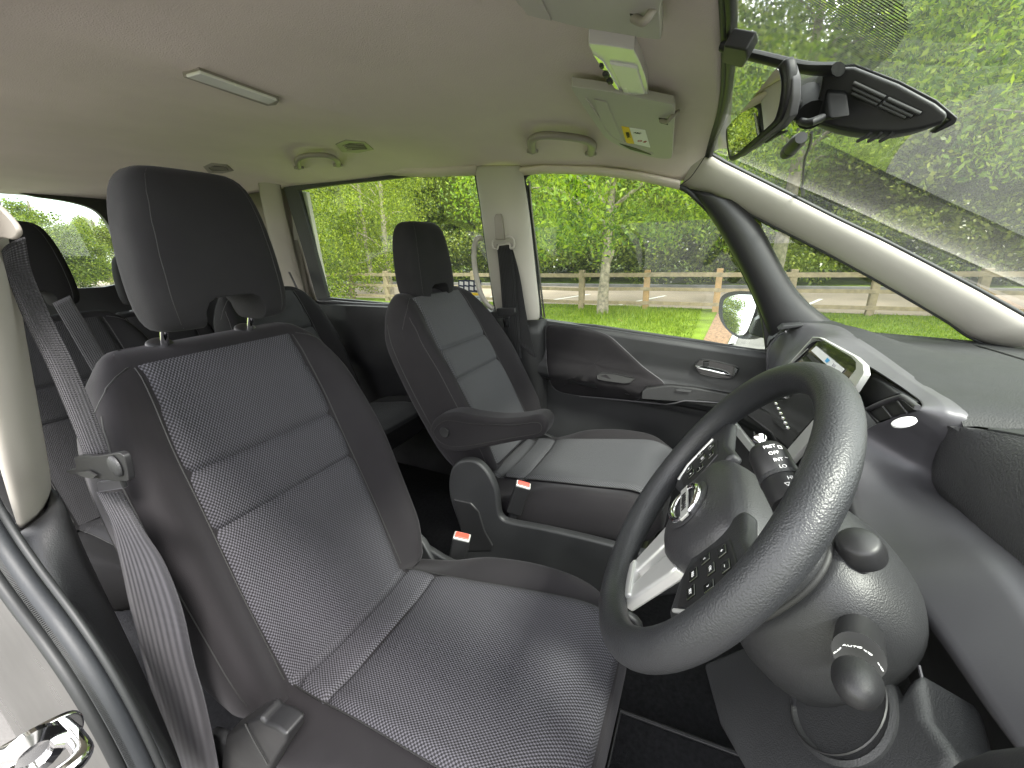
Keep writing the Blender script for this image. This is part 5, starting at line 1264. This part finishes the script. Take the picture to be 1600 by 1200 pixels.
# ash-like tree by the fence, its pale trunk in the passenger window
bl = [(x-9.0, y-2.3, z, r) for x, y, z, r in dome(3.4, 1.55, 6.0, 125, .45, .85)]
bl += [(-9.0+.9*math.cos(a), -2.4+1.0*math.sin(a)+(.2 if 1 else 0), 1.9+.25*math.sin(a*3), .5) for a in [i*.7 for i in range(9)]]+[(-8.3, -3.4, 1.75, .5), (-8.2, -1.5, 1.85, .5), (-8.2, -2.4, 2.1, .55)]
tree('ash_tree', (-9.0, -2.44, 0), 'broad ash tree with pale scarred trunk standing in the grass before the fence', LASH, BIRB, bl, 620, .11,
     [([(.02, .02, 0), (0, .02, .5), (.0, .05, 1.1), (0, .1, 2.2), (-.1, .2, 4.5)], .15, .06), ([(0, .08, 1.15), (.02, .16, 1.32), (.02, .2, 1.45)], .07, .045)], (1.8, 4.5, 2.6, 14, .06), droop=.5, aspect=.38)
# right-hand tree in front, seen through the windscreen
q = Z(1545, 500, 0)
bl = [(x-10.2, y+6.8, z, r) for x, y, z, r in dome(4.4, 2.6, 10.5, 130, .6, 1.1)]+[(x-7.8, y+4.4, z, r) for x, y, z, r in dome(2.0, 2.9, 5.0, 26, .4, .8)]
tree('young_tree', (-9.0, 5.75, 0), 'young tree with bare forked branches seen through the windscreen', LASH, BARK, bl, 430, .12,
     [([(0, 0, 0), (0, .05, 1), (.1, .35, 2.3), (.3, .9, 4)], .15, .07), ([(.1, .3, 2.2), (.3, .2, 3.0), (.7, .1, 4.0)], .07, .03), ([(.1, .4, 2.4), (.4, 1.2, 3.2), (.7, 1.8, 3.6)], .06, .02)], (1.7, 4.5, 2.6, 16, .05), droop=.3, aspect=.4)
bl = [(x-13.6, y+1.6, z, r) for x, y, z, r in dome(3.4, 3.0, 11.5, 90, .7, 1.2)]
bl += [(-13.0, b_, z, 1.1) for b_ in (1.6, 2.6, 3.6, 4.6, 5.6) for z in (6.2, 7.4, 8.6, 9.8, 11)]
bl += [(-15.0, b_, z, 1.4) for b_ in (0.4, 1.8, 3.2, 4.6, 6.0, 7.4) for z in (8.0, 9.6, 11.2, 12.6)]
tree('tall_tree', (-13.4, 1.4, 0), 'tall tree standing in the far verge beyond the road, high behind the mirror', LASH, BARK, bl, 330, .14, [([(0, 0, 0), (.1, .1, 4), (0, 0, 9)], .2, .06)], (3, 8, 2.6, 12, .06), droop=.3, aspect=.45)
# birch mass to the left
bl = [(x-11.2, y-11.3, z, r) for x, y, z, r in blobfield(-1.2, 1.2, -2.3, 1.6, .5, 6.5, .4, .85, 95)]
bl += [(x-9.2, y-12.2, z, r) for x, y, z, r in blobfield(-.4, .4, -2.2, 2.1, .3, 4.2, .4, .7, 60)]
tree('birch_tree', (-11.2, -10.9, 0), 'leafy birch with yellow-green foliage reaching down to the grass', LBIRCH, BIRB, bl, 800, .075,
     [([(0, 0, 0), (.1, .1, 2), (0, .2, 5)], .13, .05), ([(.3, -.5, 0), (.3, -.6, 2), (.2, -.7, 4.5)], .10, .04)], (.8, 4.5, 1.8, 16, .04), droop=.8, aspect=.6)
bl = [(x-13.6, y-14.5, z, r) for x, y, z, r in dome(2.6, .8, 7.5, 70, .5, 1)]
tree('birch_tree', (-13.6, -14.5, 0), 'second birch, further left behind the leafy one', LBIRCH, BIRB, bl, 450, .10, [([(0, 0, 0), (.1, .1, 2), (0, .2, 6)], .14, .05)], (1.2, 5, 2, 12, .05), droop=.8, aspect=.6)
# hedge beyond the road, one long planting
hb_ = []
y = -34
while y < 26:
    for _ in range(4): hb_.append((rng.uniform(-18.2, -16.9), y+rng.uniform(-.4, .4), rng.uniform(.3, 2.3), rng.uniform(.5, .8)))
    y += .62
v, f = leaves(clumps(hb_, 620, .5), .13, .7)
hg = root('hedge', (-17.5, 0, 0), 'long dense hedge beyond the road, flecked with pale blossom', 'hedge')
link('foliage', np_mesh('foliage', v, f, LHEDGE), hg)
c = clumps([(a+.05, b, c_, r*1.03) for a, b, c_, r in hb_ if rng.random() < .6], 22, .95); v, f = leaves(c, .09, .9); link('blossom', np_mesh('blossom', v, f, BLOSS), hg)
for a in ('foliage', 'blossom'): bpy.data.objects[a].location = (17.5, 0, 0)
# woods behind the hedge
proto = []
kinds = [('broad bushy tree with mid green crown', LWOOD), ('taller dark tree with loose crown', LHEDGE), ('pale yellow-green tree', LBIRCH)]
for k, (lb, mt_) in enumerate(kinds):
    t = root('woodland_tree', (0, 0, 0), lb, 'tree', 'woodland trees behind the hedge'); b = B()
    trunk_mesh(b, [V(0, 0, 0), V(.1, .1, 4), V(0, 0, 9)], .22, .06); limbs(b, (0, 0, 0), 2, 8, 3, 14, .08, random.Random(k)); b.build('trunk', BARK, t)
    v, f = leaves(clumps(dome(3.4, .9, [9.5, 12, 8.5][k], 110, .7, 1.3), 460, .3), .15, .65); link('crown', np_mesh('crown', v, f, mt_), t); proto.append(t)
spots = []
yy0 = -40
i = 0
def seen_u(p):
    d = Vector(p)-CAM; return 800+FPX*d.dot(RT)/d.dot(FW)
panes = [(0, 470, 'left of the sliding door window'), (470, 560, 'left in sliding door window'), (560, 655, 'middle of sliding door window'), (655, 770, 'right in sliding door window'), (770, 900, 'left in front passenger window'), (900, 1020, 'middle of front passenger window'), (1020, 1150, 'right in front passenger window'), (1150, 1290, 'beyond the quarter window'), (1290, 1450, 'beyond the screen pillar'), (1450, 5000, 'at the right edge of the windscreen')]
used = {}
for row in (0, 1, 2):
    y = -31+row*1.1; i = row
    while y < 16:
        x = -21.3-row*3.2+rng.uniform(-.7, .7); i += 1
        src = proto[i % 3]
        if row == 0 and i <= 3: t = src
        else:
            t = src.copy(); COL.objects.link(t)
            for ch in list(src.children):
                c = ch.copy(); COL.objects.link(c); c.parent = t
        t.location = (x, y, 0); t.rotation_euler.z = rng.uniform(0, 6.28); s = rng.uniform(.9, 1.25); t.scale = (s, s, s*.95)
        u = seen_u((x, y, 3)); pn = next(c for a, b_, c in panes if u < b_)
        lb = kinds[i % 3][0]+['', ' (second row)', ' (back row)'][row]+', '+pn
        t['label'] = lb
        y += 3.1+.5*row
# trees behind the car, seen in the tailgate window and door mirror
rearspots = [(-6.5, -24, 1.0, 0), (-2.2, -30, .75, 2), (-12, -34, 1.0, 1), (-17, -30, 1, 0), (2.5, -48, .9, 1), (-24, -46, 1.2, 1), (-6, -55, .8, 0)]
rl_ = ['dark bushy tree framed in the tailgate window', 'smaller pale tree left of the dark one in the tailgate window', 'tall tree behind the car, reflected in the door mirror', 'broad tree at the left end behind the birches', 'distant tree far behind the car on the driver side', 'large distant tree beyond the field', 'distant low tree beyond the field']
for (x, y, s, k), lb in zip(rearspots, rl_):
    src = proto[k]; t = src.copy(); COL.objects.link(t); t['label'] = lb; t['group'] = 'trees behind the car'
    for ch in list(src.children):
        c = ch.copy(); COL.objects.link(c); c.parent = t
    t.location = (x, y, 0); t.scale = (s*.5, s*.5, s*.42); t.rotation_euler.z = rng.uniform(0, 6)
